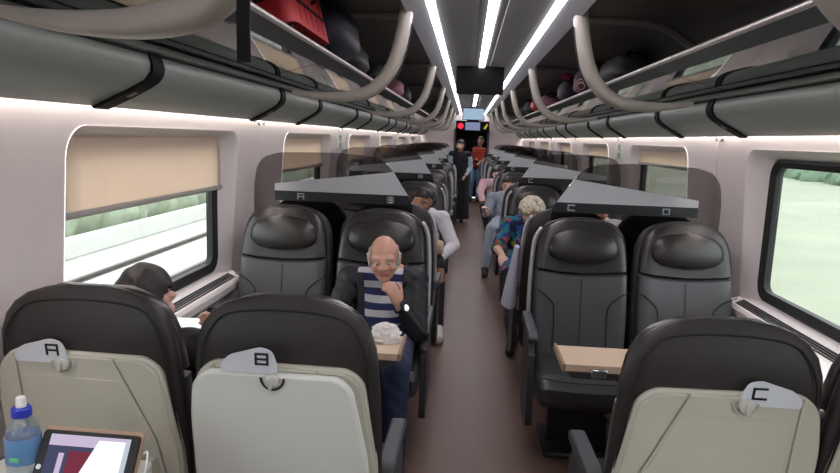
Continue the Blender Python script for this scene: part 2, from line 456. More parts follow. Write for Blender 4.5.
# rack lining (upper side walls over the racks), fascia with straps
YR = [1.07+P*k-.15*(k > 0)*0 for k in range(-1, 7)]
BR = [-1.20, 1.22, 3.34, 5.74, 8.14, 10.54, 12.94, 15.34]
lining = [(.45, 2.225), (.85, 2.215), (1.05, 2.13), (1.20, 1.99), (1.29, 1.86), (1.365, 1.68)]
for i, (s, side) in enumerate(((-1, 'left'), (1, 'right'))):
    inn = smooth_path([Vector((x, 0, z)) for x, z in lining], 4)
    outp = [p+Vector((.03, 0, .03)) for p in inn]
    lp = [(p.x, p.z) for p in inn]+[(p.x, p.z) for p in outp[::-1]]
    B().loft([[Vector((s*x, y, z)) for x, z in lp] for y in (Y0, Y1)]).out('trim_%d' % (i+1), 'rack_lining', kind='structure')
    rb = bpy.data.objects['trim_%d' % (i+1)]
    for y in BR:
        pth = [Vector((s*(p.x-.012), y+.32, p.z-.012)) for p in inn[:15]]
        B().tube(pth, .024, 8).out('lining_rib', 'lining_rib', rb)
    # fascia
    prof = [(1.20, 1.615+.235), (1.185, 1.838), (1.172, 1.80), (1.162, 1.765), (1.163, 1.735), (1.178, 1.705), (1.215, 1.672), (1.258, 1.643), (1.298, 1.613), (1.306, 1.613), (1.310, 1.66), (1.31, 1.72), (1.25, 1.845)]
    sm = [Vector((x, 0, z)) for x, z in prof]
    fa = B().loft([[Vector((s*p.x, y, p.z)) for p in sm] for y in (Y0, Y1)]).out('trim_%d' % (i+3), 'fascia', ang=50, kind='structure')
    B().loft([[Vector((s*x, y, z)) for x, z in ((1.180, 1.830), (1.163, 1.826), (1.157, 1.818), (1.156, 1.806), (1.162, 1.799), (1.175, 1.797))] for y in (Y0, Y1)]).out('fascia_rail', 'fascia_rail', fa)
    for gz in (1.832, 1.793):
        B().loft([[Vector((s*x, y, z)) for x, z in ((1.185, gz+.004), (1.168 if gz > 1.8 else 1.163, gz+.003), (1.168 if gz > 1.8 else 1.163, gz-.003), (1.185, gz-.003))] for y in (Y0, Y1)]).out('fascia_groove', 'groove_dark', fa, smooth=False)
    # wall washer lamp under the fascia
    wt = thing('wall_lamp', 'long hidden light strip under the %s overhead fascia washing the wall' % side, 'light', (s*1.325, (Y0+Y1)/2, 1.652))
    B().box((0, 0, 0), (.012, Y1-Y0-.1, .008)).out('diffuser', 'wash_light', wt, smooth=False)
    B().box((s*.0, 0, .009), (.024, Y1-Y0-.1, .008)).out('housing', 'surround_white', wt, smooth=False)
    ys = []
    for k in range(-1, 7): ys += ([2.12+2.45*k, 3.62+2.5*k] if s < 0 else [3.52+2.5*k-.05, 4.42+2.5*k])
    for y in ys:
        if not (Y0+.3 < y < Y1-.2): continue
        # joint strap follows the fascia, its lower end swept towards the camera
        path = [(1.180, 1.840, .01), (1.163, 1.80, .03), (1.154, 1.765, .045), (1.154, 1.735, .045), (1.168, 1.702, .03), (1.207, 1.664, -.01), (1.250, 1.634, -.04), (1.296, 1.604, -.07)]
        up = smooth_path([Vector((x, dy, z)) for x, z, dy in path], 4)
        hw = .042
        st = B().loft([[Vector((s*(p.x+.012), y+p.y-hw, p.z+.012)), Vector((s*p.x, y+p.y-hw, p.z)), Vector((s*p.x, y+p.y+hw, p.z)), Vector((s*(p.x+.012), y+p.y+hw, p.z+.012))] for p in up]).out('joint_strap', 'strap_black', fa)
        p = up[21]
        R = Matrix.Rotation(0, 3, 'Z')
        B().loft([[Vector((s*(q.x-.0012), y+q.y-.012, q.z-.001)), Vector((s*(q.x-.0012), y+q.y+.012, q.z-.001)), Vector((s*(q.x+.002), y+q.y+.012, q.z+.002)), Vector((s*(q.x+.002), y+q.y-.012, q.z+.002))] for q in up[20:23]]).out('strap_badge', 'strap_grey', st, smooth=False)

# luggage racks
RACK = {}
for s, side in ((-1, 'left'), (1, 'right')):
    rk = thing('luggage_rack', 'glass overhead luggage rack on pale hooked brackets along the %s wall' % side, 'luggage rack', (s*.95, (Y0+Y1)/2, 1.85))
    rk.location = (0, 0, 0); RACK[s] = rk
    def L(x): return 1.83+.26*(1.17-x)      # shelf line: falls towards the wall
    ends = [Y0+.05]+BR[1:]+[Y1-.05]
    for ya, yb in zip(ends[:-1], ends[1:]):
        B().loft([[Vector((s*x, y, z)) for x, z in ((.88, L(.88)), (1.165, L(1.165)), (1.165, L(1.165)+.008), (.88, L(.88)+.008))] for y in (ya+.004, yb-.004)]).out('glass_shelf', 'rack_glass', rk, smooth=False)
        B().loft([[Vector((s*x, y, z)) for x, z in ((.785, L(.785)-.002), (.88, L(.88)-.004), (.88, L(.88)+.012), (.785, L(.785)+.014))] for y in (ya+.003, yb-.003)]).out('shelf_frame', 'rack_frame', rk, smooth=False)
    B().tube([(s*.778, Y0+.03, 1.931), (s*.778, Y1-.03, 1.931)], .011, 10).out('front_rail', 'rail_metal', rk)
    for y in BR:
        c = smooth_path([Vector((x, 0, z)) for x, z in ((.430, 2.19), (.450, 2.06), (.485, 1.93), (.540, 1.835), (.615, 1.772), (.72, 1.745), (.84, 1.742), (.93, 1.750), (1.01, 1.762))], 5)
        secs = []
        for j, p in enumerate(c):
            t = ((c[min(j+1, len(c)-1)]-c[max(j-1, 0)])).normalized(); nn = Vector((t.z, 0, -t.x))
            if j < 1: hw, th = .05, .03
            u = j/(len(c)-1); hw = .048*(1-u)+.026; th = .033 if u < .5 else .033-.022*(u-.5)*2
            ring = []
            for q in range(12):
                a = 2*pi*q/12; e = .6
                ring.append(Vector((p.x, 0, p.z))+nn*th*(abs(cos(a))**e)*(1 if cos(a) > 0 else -1)+Vector((0, hw*(abs(sin(a))**e)*(1 if sin(a) > 0 else -1), 0)))
            secs.append([Vector((s*v.x, y+v.y, v.z)) for v in ring])
        bk = B().loft(secs).out('bracket', 'bracket', rk, ang=60)
        B().loft([[Vector((s*(p.x-.033*0), y-.004, p.z)) + Vector((s*d[0], 0, d[1])) for d in ((-.03, -.03), (-.036, -.036))]+[Vector((s*(p.x), y+.004, p.z)) + Vector((s*d[0], 0, d[1])) for d in ((-.036, -.036), (-.03, -.03))] for p in c[2:14]]).out('bracket_seam', 'groove_dark', bk, smooth=False)

# ------------------------------------------------------------------ seats
def yc(z): return (z-1.0)*.15
LEV = [(.40, .230), (.46, .242), (.55, .250), (.70, .252), (.85, .249), (.95, .244), (1.02, .236), (1.07, .220), (1.105, .195), (1.13, .16), (1.147, .115), (1.155, .06)]
def wz(z):
    for (a, wa), (c, wc) in zip(LEV, LEV[1:]):
        if a <= z <= c: return wa+(wc-wa)*(z-a)/(c-a)
    return LEV[0][1] if z < .4 else .05
def seat_sec(z, w, y0, y1, dish=0, n=36, e=.42, sag=0):
    r = []
    ym, th = (y0+y1)/2, (y1-y0)/2
    for j in range(n):
        a = 2*pi*j/n; c, s_ = cos(a), sin(a)
        x = w*(1 if c > 0 else -1)*abs(c)**e; y = th*(1 if s_ > 0 else -1)*abs(s_)**.6
        if s_ < 0: y -= dish*(abs(x)/w)**3*abs(s_)**.4
        r.append(Vector((x, yc(z)+ym+y, z-sag*(1-(x/max(w, .01))**2))))
    return r
def dishz(z): return .034 if z < .8 else max(.006, .034-.1*(z-.8))
def fy(x, z):      # front surface of the backrest
    w_ = wz(z)-.012; return yc(z)-.004-dishz(z)*(abs(x)/w_)**3
def block(lt, fn, m, parent, name='letter', t=.012, W=.05, H=.05):
    """square-cut seat letters; fn(u,v,d) maps to 3D"""
    seg = {'A': [(0, 0, t, H), (W-t, 0, W, H), (0, H-t, W, H), (0, H*.36, W, H*.36+t)],
           'B': [(0, 0, t, H), (W-t, 0, W, H), (0, H-t, W, H), (0, 0, W, t), (0, H/2-t/2, W, H/2+t/2)],
           'C': [(0, 0, t, H), (0, H-t, W, H), (0, 0, W, t)],
           'D': [(0, 0, t, H), (W-t, 0, W, H), (0, H-t, W, H), (0, 0, W, t)]}[lt]
    b = B()
    for x0, y0, x1, y1 in seg:
        b.prism([(x0, y0), (x1, y0), (x1, y1), (x0, y1)], fn, 0, .0015)
    return b.out(name, m, parent, smooth=False)
def make_seat(arms, trim=True):
    r = thing('train_seat', 'x', 'seat')
    # cushion with rounded front
    b = B(); secs = []
    for y, z0, z1, w_ in ((.02, .36, .455, .235), (-.10, .335, .455, .245), (-.25, .32, .462, .25), (-.38, .31, .470, .25), (-.45, .31, .468, .248), (-.485, .325, .450, .242), (-.505, .355, .425, .23)):
        ring = []
        for j in range(28):
            a = 2*pi*j/28; c, s_ = cos(a), sin(a)
            x = w_*(1 if c > 0 else -1)*abs(c)**.35; zz = (z0+z1)/2+(z1-z0)/2*(1 if s_ > 0 else -1)*abs(s_)**.45
            if s_ > 0: zz += .02*(abs(x)/w_)**3-.008
            ring.append(Vector((x, y, zz)))
        secs.append(ring)
    b.loft(secs); b.out('cushion', 'leather', r)
    B().tube([(x, -.49+.02*(abs(x)/.24)**4, .458+.012*(abs(x)/.24)**3) for x in [-.235+.47*i/12 for i in range(13)]], .003, 6).out('cushion_seam', 'seam', r)
    # lower backrest and head section, with a crease between them
    zs = [.40, .43, .50, .6, .7, .8, .86, .880, .886]
    q = [seat_sec(z, wz(z)-.012-(.012 if z in (.40, .886) else 0), (.012 if z in (.40, .886) else 0), .085, dishz(z), sag=.022*max(0, min(1, (z-.70)/.16))) for z in zs]
    bk = B().loft(q).out('backrest', 'leather_grey', r)
    for sg in (-1, 1):
        pth = [(sg*.243, .80), (sg*.20, .775), (sg*.155, .735), (sg*.138, .70), (sg*.135, .6), (sg*.14, .48)]
        B().tube(smooth_path([Vector((x, fy(x, z)+.002, z)) for x, z in pth], 4), .0028, 6).out('seam', 'seam', bk)
    B().tube([Vector((0, fy(0, z)+.001, z)) for z in (.85, .8, .7, .6, .5)], .0014, 6).out('seam', 'seam', bk)
    zs = [.893, .902, .93, .97, 1.02, 1.06, 1.09, 1.115, 1.135, 1.147]
    q = [seat_sec(z, (wz(z)-.012)*(.95 if z == .893 else 1), (.016 if z == .893 else .003)+.02*max(0, (z-1.09)/.06), .075-.012*max(0, (z-1.06)/.09), dishz(z), sag=.022*max(0, min(1, (1.02-z)/.11))) for z in zs]
    hd = B().loft(q).out('head_section', 'leather_head', r)
    # headrest pad: flattened pill, wider at the foot
    b = B(); secs = []
    for t in range(15):
        v = -1+2*t/14; zz = 1.018+.096*v
        hw = .178*(1-abs(v)**2.6)**.5*(1.0-.07*v)+.002; d = .040*(1-abs(v)**2.2)**.5+.001
        ring = []
        for j in range(24):
            a = 2*pi*j/24; c, s_ = cos(a), sin(a)
            ring.append(Vector((hw*(1 if c > 0 else -1)*abs(c)**.6, yc(zz)-.004+d*s_*(1 if s_ < 0 else .3), zz+.012*(abs(c)**2)*(v > -2)*(-v*.2))))
        secs.append(ring)
    hp = b.loft(secs).out('headrest', 'leather_head', r)
    B().tube([(x, yc(.93)-.022+.0*x, .929+.03*(x/.16)**2) for x in [-.13+.26*i/10 for i in range(11)]], .0025, 6).out('headrest_seam', 'seam', hp)
    # rear shell
    zs = [.24, .30, .42, .55, .7, .85, .95, 1.02, 1.07, 1.105, 1.13, 1.148, 1.158]
    B().loft([seat_sec(z, (wz(max(z, .45))+.006)*(.9 if z < .3 else 1), .07-.0*z, .135-.05*max(0, (z-1.0)/.16)**1.5, 0, e=.45) for z in zs]).out('back_shell', 'leather_back', r)
    # pale edge trims on both flanks
    for sg in arms if trim else ():
        B().tube(smooth_path([Vector((sg*(wz(max(z, .5))+.010), yc(z)+.062, z)) for z in (.48, .55, .7, .85, .95, 1.02, 1.07, 1.10)], 3), [.012]*21+[.006], 8).out('edge_trim', 'shell_edge', r)
    # armrests on side slabs
    for sg in arms:
        x = sg*.268
        a = B(); pts = round_poly([(.03, .655), (-.30, .64), (-.34, .615), (-.33, .59), (-.05, .595), (.04, .59)], .02)
        ar = a.prism(pts, lambda u, v, d: Vector((d, u, v)), x-.024, x+.024).out('armrest', 'armrest_grey', r, ang=60)
        m = ar.modifiers.new('Bevel', 'BEVEL'); m.width = .008; m.segments = 2; m.limit_method = 'ANGLE'
        pts = round_poly([(-.02, .60), (-.27, .60), (-.33, .50), (-.36, .20), (-.33, .16), (-.12, .16), (-.02, .25)], .04)
        sp = B().prism(pts, lambda u, v, d: Vector((d, u, v)), x-.016, x+.016).out('side_panel', 'plastic_dark', r, ang=60)
        B().revolve([(.0, 0), (.016, 0), (.016, .006), (.012, .009), (0, .009)], (x, -.335, .52), 14, Matrix.Rotation(RAD(98), 3, 'X')).out('bolt', 'screw', sp)
    # pedestal
    b = B(); b.box((0, -.16, .30), (.40, .36, .06), .01).box((0, -.14, .15), (.30, .10, .28), .012).box((0, -.16, .015), (.36, .34, .03), .008)
    b.out('pedestal', 'plastic_dark', r)
    return r
PROTO = {sd: None for sd in (-1, 0, 1)}
LX = {'A': -1.06, 'B': -.53, 'C': .53, 'D': 1.06}
WORD = {'A': 'left window seat', 'B': 'left aisle seat', 'C': 'right aisle seat', 'D': 'right window seat'}
GRP = 'black leather seats down both sides of the aisle'
def place(lt, y, rz, label):
    arm = {'A': 0, 'B': 1, 'C': -1, 'D': 0}[lt]*(1 if rz == 0 else -1)
    if y < 2: o = make_seat((arm,) if arm else (), False); o.scale = (1, 1, .974)
    elif PROTO[arm] is None: o = PROTO[arm] = make_seat((arm,) if arm else ())
    else: o = copy_tree(PROTO[arm])
    o.location = (LX[lt]+({'A': -.035, 'B': -.02, 'C': .045, 'D': .045}[lt] if y < 2 else 0), y, 0); o.rotation_euler = (0, 0, rz)
    o['label'] = label; o['group'] = GRP; return o
FG = {}
SCR = [3.70+P*k for k in range(6)]
for lt in 'ABCD':
    FG[lt] = place(lt, 1.71, pi, 'nearest dark leather seat back with cream panel and letter plate %s' % lt if lt != 'D' else 'dark leather window seat right of the nearest seat marked C, back turned')
for k, ys in enumerate(SCR):
    for lt in 'ABCD':
        bay = ['nearest', 'second', 'third', 'fourth', 'fifth', 'farthest'][k]
        place(lt, ys-.36, 0, 'black leather %s facing the camera before the %s smoked screen' % (WORD[lt], bay))
        place(lt, ys+.31, pi, 'black leather %s turned away, backed against the %s smoked screen' % (WORD[lt], bay))

# cream backs, trays, letter plates and latches of the nearest seats
def rear_y(z): return yc(z)+.137-.05*max(0, (z-1.0)/.16)**1.5
def make_back(lt, stowed):
    r = FG[lt]; m = 1 if lt in 'AB' else -1
    def V(u, v, d): v += .022; return Vector((-m*u, rear_y(v)+d, v))      # u: as seen from behind, mirrored for the right-hand pair
    out = round_poly([(-.265, .34), (-.255, .80), (-.235, .915), (-.19, .958), (.175, .952), (.215, .915), (.25, .66), (.255, .34)], .03, 4)
    def slab(pts, d0, d1, name, mt, bev=.006):
        # subdivide in height so that the slab follows the lean
        o = B().prism(pts, V, d0, d1).out(name, mt, r, ang=40)
        if bev:
            md = o.modifiers.new('Bevel', 'BEVEL'); md.width = bev; md.segments = 2; md.limit_method = 'ANGLE'; md.angle_limit = RAD(60)
        return o
    slab(out, -.02, .012, 'back_panel', 'cream', .008)
    # raised centre and wings parted by dark seams
    lw = round_poly([(-.255, .36), (-.246, .80), (-.228, .908), (-.19, .948), (-.183, .948), (-.183, .36)], .01, 2)
    rw = round_poly([(.092, .945), (.170, .942), (.206, .908), (.243, .66), (.248, .36), (.235, .36), (.188, .70)], .01, 2)
    ct = round_poly([(-.178, .36), (-.178, .947), (.087, .944), (.183, .70), (.230, .36)], .006, 2)
    slab(lw, .006, .020, 'panel_wing', 'cream', .004); slab(rw, .006, .020, 'panel_wing', 'cream', .004); slab(ct, .006, .020, 'panel_centre', 'cream', .003)
    if stowed:
        tr = slab(round_poly([(-.246, .36), (-.244, .80), (-.232, .905), (-.19, .944), (.155, .940), (.19, .905), (.228, .70), (.245, .36)], .03, 5), .02, .050, 'tray_table', 'tray_cream', .010)
    else:
        ins = round_poly([(-.168, .40), (-.168, .885), (.108, .88), (.175, .70), (.215, .40)], .012, 3)
        slab(ins, .016, .0225, 'inset_panel', 'cream', .002)
        t = B(); pts = rrect(-.20, .20, -.19, .19, .03)
        yb = rear_y(.68)
        t.prism(pts, lambda u, v, d: Vector((u, yb+.25+v, d)), .655, .678)
        o = t.out('tray_table', 'tray_cream', r)
        for sx in (-1, 1): B().box((sx*.17, yb+.05, .66), (.02, .10, .016), .003).out('tray_arm', 'cream', r)
    # letter plate
    off = .0 if lt in 'AB' else .0
    pl = round_poly([(-.178, .925), (-.178, .948), (-.155, .972), (-.075, .996), (-.045, .988), (-.032, .955), (-.032, .925)] if True else [], .012, 4)
    du = {'A': 0, 'B': .03, 'C': 0, 'D': 0}[lt]
    pd = .052 if stowed else .024
    dv = .020 if lt == 'B' else 0
    p = B().prism([(u+du, v+dv) for u, v in pl], V, pd-.006, pd).out('letter_plate', 'plate', r)
    base = (-.087 if m > 0 else -.052-.043)
    W = .036; H = .034
    if m > 0: fn = lambda u, v, d: V(-.088+du+u, .948+dv+v, pd+d)
    else: fn = lambda u, v, d: V(-.055+du-u, .944+v, pd+d)
    block(lt, fn, 'letter_black', p, t=.006, W=W, H=H)
    # latch: half-round rim with a clear turn button
    u0 = -.045+du+.0; z0 = .934
    arc = [V(u0+.030*cos(a), z0-.002+.034*sin(a), pd+.0) for a in [pi+pi*i/14 for i in range(15)]]
    B().tube(arc, .0032, 8).out('latch_rim', 'table_dark' if stowed else 'cream', r)
    R = Matrix.Rotation(RAD(-90), 3, 'X')
    kn = B(); c = V(u0, z0-.008, pd); kn.revolve([(0, 0), (.019, 0), (.019, .010), (.014, .014), (0, .015)], c, 18, R); kn.box(c+Vector((0, .018, -.004)), (.010, .010, .032), .003)
    kn.out('latch_button', 'knob_clear', r)
    # rear shell piping
    pts = [(-.262, .70), (-.245, .86), (-.235, .98), (-.205, 1.05), (-.15, 1.088), (0, 1.10), (.15, 1.088), (.205, 1.05), (.235, .98), (.245, .86), (.262, .70)]
    B().tube(smooth_path([V(u*.93, v-.002, -.002) for u, v in pts], 5), .003, 6).out('shell_seam', 'seam', r)
make_back('A', False); make_back('B', True); make_back('C', False); make_back('D', True)

# smoked screens between back-to-back seats
for k, ys in enumerate(SCR):
    for s, side in ((-1, 'left'), (1, 'right')):
        t = thing('glass_screen', 'smoked glass screen with grey band and seat letters, %s along the %s side' % (ORD[k], side), 'screen', (0, ys, 0), 0, 'smoked screens between back-to-back seats')
        gl = [(1.34, .62), (1.34, 1.24), (1.325, 1.345), (1.285, 1.405), (1.19, 1.435), (.85, 1.445), (.66, 1.435), (.585, 1.415), (.535, 1.37), (.43, 1.22), (.40, 1.165), (.40, .95), (.44, .62)]
        B().prism(round_poly(gl, .03, 3), lambda u, v, d: Vector((s*u, d, v)), -.004, .004).out('pane', 'smoked', t, smooth=False)
        B().prism([(1.215, 1.252), (1.215, 1.212), (.428, 1.212), (.517, 1.345)], lambda u, v, d: Vector((s*u, d, v)), -.007, .007).out('band', 'band_grey', t, smooth=False)
        st = B().prism([(1.215, 1.212), (1.215, 1.155), (.40, 1.155), (.428, 1.212)], lambda u, v, d: Vector((s*u, d, v)), -.008, .008).out('letter_strip', 'strip_dark', t, smooth=False)
        for lt in ('AB' if s < 0 else 'CD'):
            x0 = LX[lt]-.02+(0 if s < 0 else -.02)
            block(lt, lambda u, v, d: Vector((x0+u, -.008-d, 1.165+v)), 'letter_pale', st, t=.007, W=.042, H=.036)

# ------------------------------------------------------------------ bay tables
for s, side in ((-1, 'left'), (1, 'right')):
    t = thing('bay_table', 'narrow tan folding table between the facing seats on the %s side' % side, 'table', (s*(.84 if s < 0 else .82), 2.40, 0))
    hx = .50
    B().prism(rrect(-.50, .50, -.13, .13, .012, 3), lambda u, v, d: Vector((s*u+(0), v, d)), .700, .722).out('fixed_top', 'table_dark', t)
    lf = B().loft([[Vector((-s*.52, y, z)) for y, z in ((-.125, .724), (.14, .724), (.14, .735), (-.125, .750))], [Vector((s*.25, y, z)) for y, z in ((-.125, .724), (.14, .724), (.14, .735), (-.125, .750))]]).out('folded_leaf', 'tan_wood', t, smooth=False)
    B().box((-s*.526, .0, .735), (.012, .25, .03), .003).out('end_strip', 'tan_edge', t, smooth=False)
    B().box((-s*.40, -.131, .722), (.06, .014, .032), .003).out('latch', 'latch_metal', t)
    B().box((s*.385, .02, .742), (.25, .33, .016), .004).out('window_shelf', 'table_white', t)
    B().box((-s*.05, 0, .37), (.07, .12, .66), .02).box((-s*.05, 0, .02), (.16, .22, .04), .01).out('table_leg', 'plastic_dark', t)

t = thing('paper_napkin', 'crumpled white paper napkin on the tan table in front of the bald man', 'napkin', (-.385, 2.44, .744))
secs = []
rnd = random.Random(4)
for i in range(8):
    u = i/7; rr = .048*(1-u**3)**.5+.006
    secs.append([Vector((rr*1.15*cos(a)*(1+rnd.uniform(-.22, .22)), rr*.8*sin(a)*(1+rnd.uniform(-.22, .22)), .075*u+rnd.uniform(-.004, .004)*(i > 0))) for a in [2*pi*j/16 for j in range(16)]])
B().loft(secs).out('paper', 'paper_white', t, ang=15)

# ------------------------------------------------------------------ hanging monitors and signs
t = thing('monitor', 'black monitor hanging from the ceiling over the aisle, seen switched off', 'monitor', (-.012, 6.0, 2.2))
B().prism(rrect(-.215, .215, -.245, .0, .012), lambda u, v, d: Vector((u, d, v)), -.03, .03).out('housing', 'monitor_black', t)
B().prism(rrect(-.205, .205, -.235, -.012, .006), lambda u, v, d: Vector((u, d, v)), -.032, -.0295).out('screen', 'door_dark', t)
B().box((0, 0, .01), (.10, .04, .03), .004).out('mount', 'monitor_black', t)
t = thing('monitor', 'pale blue lit monitor hanging from the ceiling near the far door', 'monitor', (-.008, 13.0, 2.2))
B().prism(rrect(-.215, .215, -.275, -.04, .012), lambda u, v, d: Vector((u, d, v)), -.02, .03).out('housing', 'monitor_black', t)
B().prism(rrect(-.205, .205, -.265, -.05, .006), lambda u, v, d: Vector((u, d, v)), -.024, -.0195).out('screen', 'screen_blue', t)
B().box((0, 0, -.02), (.10, .03, .05), .004).out('mount', 'monitor_black', t)
t = thing('display_board', 'black display board with blue panel, red disc and yellow mark over far door', 'display', (.01, 16.9, 1.88))
B().prism(rrect(-.43, .43, -.135, .135, .01), lambda u, v, d: Vector((u, d, v)), -.02, .05).out('housing', 'monitor_black', t)
B().prism(rrect(-.19, .19, -.10, .10, .006), lambda u, v, d: Vector((u, d, v)), -.024, -.0195).out('panel', 'led_blue', t)
B().prism([(-.31+.075*cos(a), .075*sin(a)) for a in [2*pi*i/24 for i in range(24)]], lambda u, v, d: Vector((u, d, v)), -.025, -.0195).out('red_disc', 'led_red', t)
B().prism([(.28, -.05), (.33, -.07), (.40, .05), (.36, .07)], lambda u, v, d: Vector((u, d, v)), -.025, -.0195).out('yellow_mark', 'led_yellow', t)
B().box((0, .09, .2), (.3, .08, .3), .01).out('bracket', 'monitor_black', t)
for s, side in ((-1, 'left'), (1, 'right')):
    x = s*(XW(1.48)-.001)
    t = thing('emergency_sign', 'small white sign with green pictograms high on the %s wall' % side, 'sign', (x, 6.26, 1.485))
    B().box((-s*.002, 0, 0), (.004, .34, .17), .001).out('plate', 'sign_white', t, smooth=False)
    for z in (.038, -.038):
        g = B(); fx = lambda u, v, d: Vector((-s*(.004+d), u*3.4, z+v*1.1))
        g.prism([(.008*cos(a), .022+.008*sin(a)) for a in [2*pi*i/10 for i in range(10)]], fx, 0, .001)
        g.prism([(-.02, .012), (.018, .012), (.016, .004), (.006, .004), (.006, -.008), (.02, -.03), (.012, -.032), (-.002, -.012), (-.018, -.03), (-.026, -.026), (-.01, -.006), (-.01, .004), (-.022, .002)], fx, 0, .001)
        g.out('pictogram', 'sign_green', t, smooth=False)

# ------------------------------------------------------------------ luggage
def soft_bag(t, name, m, d, bulge=.5, n=20, wob=.0, c=(0, 0, 0)):
    secs = []; c = Vector(c)
    for i in range(11):
        v = -1+2*i/10; k = (1-abs(v)**4)**.4 if abs(v) < 1 else .15
        ring = []
        for j in range(n):
            a = 2*pi*j/n; cc, ss = cos(a), sin(a); e = bulge
            ring.append(c+Vector((d[0]/2*k*(1 if cc > 0 else -1)*abs(cc)**e*(1+wob*sin(3*a+i)), d[1]/2*k*(1 if ss > 0 else -1)*abs(ss)**e*(1+wob*cos(2*a-i)), d[2]/2+d[2]/2*v)))
        secs.append(ring)
    return B().loft(secs).out(name, m, t)
def rack_z(x): return 1.83+.26*(1.17-abs(x))+.018
def bag(x, y, d, m, label, rz=0, handle=True, wob=.03, name='travel_bag', bulge=.5, tilt=0):
    t = thing(name, label, 'bag' if name != 'suitcase' else 'suitcase', (x, y, rack_z(abs(x)+d[0]/2*0)+.002), rz)
    t.rotation_euler = (0, (1 if x > 0 else -1)*RAD(14.6)+tilt, rz)
    soft_bag(t, 'body', m, d, bulge, wob=wob)
    if handle:
        B().tube(smooth_path([(-.06, -d[1]/2*.2, d[2]*.96), (-.05, -d[1]/2*.2, d[2]+.03), (.05, -d[1]/2*.2, d[2]+.03), (.06, -d[1]/2*.2, d[2]*.96)]), .007, 8).out('handle', 'strap_black', t)
    B().tube([(d[0]/2*cos(a)*.90, d[1]/2*sin(a)*.90, d[2]*.80) for a in [2*pi*i/28 for i in range(28)]], .005, 6, closed=True).out('zip', 'strap_black', t)
    return t
# red suitcase lying on the left rack
t = thing('suitcase', 'red suitcase lying on the left luggage rack above the window', 'suitcase', (-.955, 2.82, rack_z(.955)+.012), 0)
t.rotation_euler = (0, RAD(-14.6), 0)
B().prism(rrect(-.19, .19, -.33, .33, .05), lambda u, v, d: Vector((u, v, d)), .012, .21).out('shell', 'red_case', t, ang=50)
for y in (-.2, -.1, 0, .1, .2): B().box((.191, y, .11), (.004, .012, .15), .001).out('rib', 'red_case', t)
B().tube([(.197*cos(a)**1 if abs(cos(a)) < 0 else x, y, .11) for x, y in rrect(-.194, .194, -.334, .334, .05) for a in (0,)], .006, 6, closed=True).out('zip', 'strap_black', t)
B().tube(smooth_path([(.19, -.06, .15), (.215, -.05, .16), (.215, .05, .16), (.19, .06, .15)]), .008, 8).out('handle', 'strap_black', t)
b = B()
for x in (-.15, .15):
    for y in (-.28, .28): b.ell((x, y, .0), (.02, .02, .014))
b.out('feet', 'strap_black', t)
bag(-.87, 3.52, (.36, .66, .29), 'bag_navy', 'bulging dark navy bag beside the red suitcase on the left rack')
bag(-.92, 4.25, (.34, .5, .19), 'bag_black', 'black bag on the left rack beyond the second pale bracket')
bag(-.90, 5.15, (.30, .42, .18), 'bag_black', 'black rucksack on the left rack with a pale buckle', name='rucksack')
bag(-.90, 6.5, (.32, .5, .17), 'bag_rose', 'dull rose bag on the left rack, third bay')
bag(-.92, 7.6, (.32, .5, .18), 'bag_black', 'black holdall far down the left rack')
bag(-.92, 9.2, (.32, .6, .17), 'bag_navy', 'navy holdall farthest along the left rack')
bag(.92, 4.45, (.32, .55, .20), 'bag_black', 'low black bag on the right rack behind the near bracket')
bag(.84, 5.45, (.22, .36, .23), 'plaid', 'plaid red and white bag on the right rack leaning at the rail', wob=.06)
bag(.86, 6.40, (.26, .40, .20), 'bag_navy', 'dark rucksack on the right rack with a pink pouch on top', name='rucksack')
B().ell((0, 0, 0), (.06, .05, .04)).out('pink_toy', 'bag_pink'); pk = bpy.data.objects['pink_toy']
pk.name = 'cosmetic_bag'; pk.location = (.825, 6.40, rack_z(.84)+.24); tag(pk, 'small bright pink pouch on the dark rucksack in the right rack', 'bag')
bag(.84, 7.9, (.24, .34, .15), 'bag_rose', 'dull pink bag on the right rack beyond the dark rucksack')
bag(.82, 9.9, (.24, .45, .22), 'bag_black', 'round black bag on the right rack, far along', bulge=.8)
bag(.84, 8.85, (.26, .4, .15), 'red_case', 'dark red bag on the right rack before the round black bag')
bag(.86, 11.2, (.28, .6, .17), 'bag_black', 'farthest black holdall on the right rack')
# strap dangling from the near left bracket
t = thing('bag_strap', 'wide black strap hanging over the nearest pale bracket at top left', 'strap', (-.495, 1.22, 1.665))
B().loft([[Vector((x-.012, y, z)), Vector((x+.012, y, z)), Vector((x+.012, y+.004, z)), Vector((x-.012, y+.004, z))] for x, y, z in ((0, -.085, .005), (0, -.088, .06), (0.0, -.086, .14), (.0, -.06, .24), (0, -.02, .33))]).out('webbing', 'strap_black', t, smooth=False)

# ------------------------------------------------------------------ bottle, tablet, cable on tray A
TZ = .680
t = thing('water_bottle', 'clear water bottle with blue label and blue cap on the tray table', 'bottle', (-1.106, 1.345, TZ))
t.scale = (1.12, 1.12, 1.04)
B().revolve([(0, 0), (.028, 0), (.033, .006), (.034, .03), (.031, .045), (.034, .06), (.034, .142), (.031, .158), (.024, .174), (.014, .186), (.0135, .196), (0, .196)], n=28).out('bottle_body', 'bottle_clear', t)
B().revolve([(.0345, .082), (.0350, .084), (.0350, .140), (.0345, .142), (.0338, .142), (.0338, .082)], n=28).out('label', 'bottle_label', t)
B().box((.004, -.0352, .098), (.02, .003, .01), .001).out('label_mark', 'label_green', t)
B().revolve([(.0150, .186), (.0195, .187), (.0195, .204), (.016, .208), (.012, .208), (0, .208)], n=24).out('cap', 'bottle_cap_blue', t)
B().revolve([(0, .208), (.010, .208), (.0095, .228), (.007, .231), (0, .231)], n=18).out('spout', 'bottle_cap_white', t)
TB = Matrix.Rotation(RAD(62), 4, 'X')
t = thing('tablet', 'black tablet in a tan case leaning on the tray table, screen lit', 'tablet', (-.945, 1.275, TZ+.006), RAD(-1))
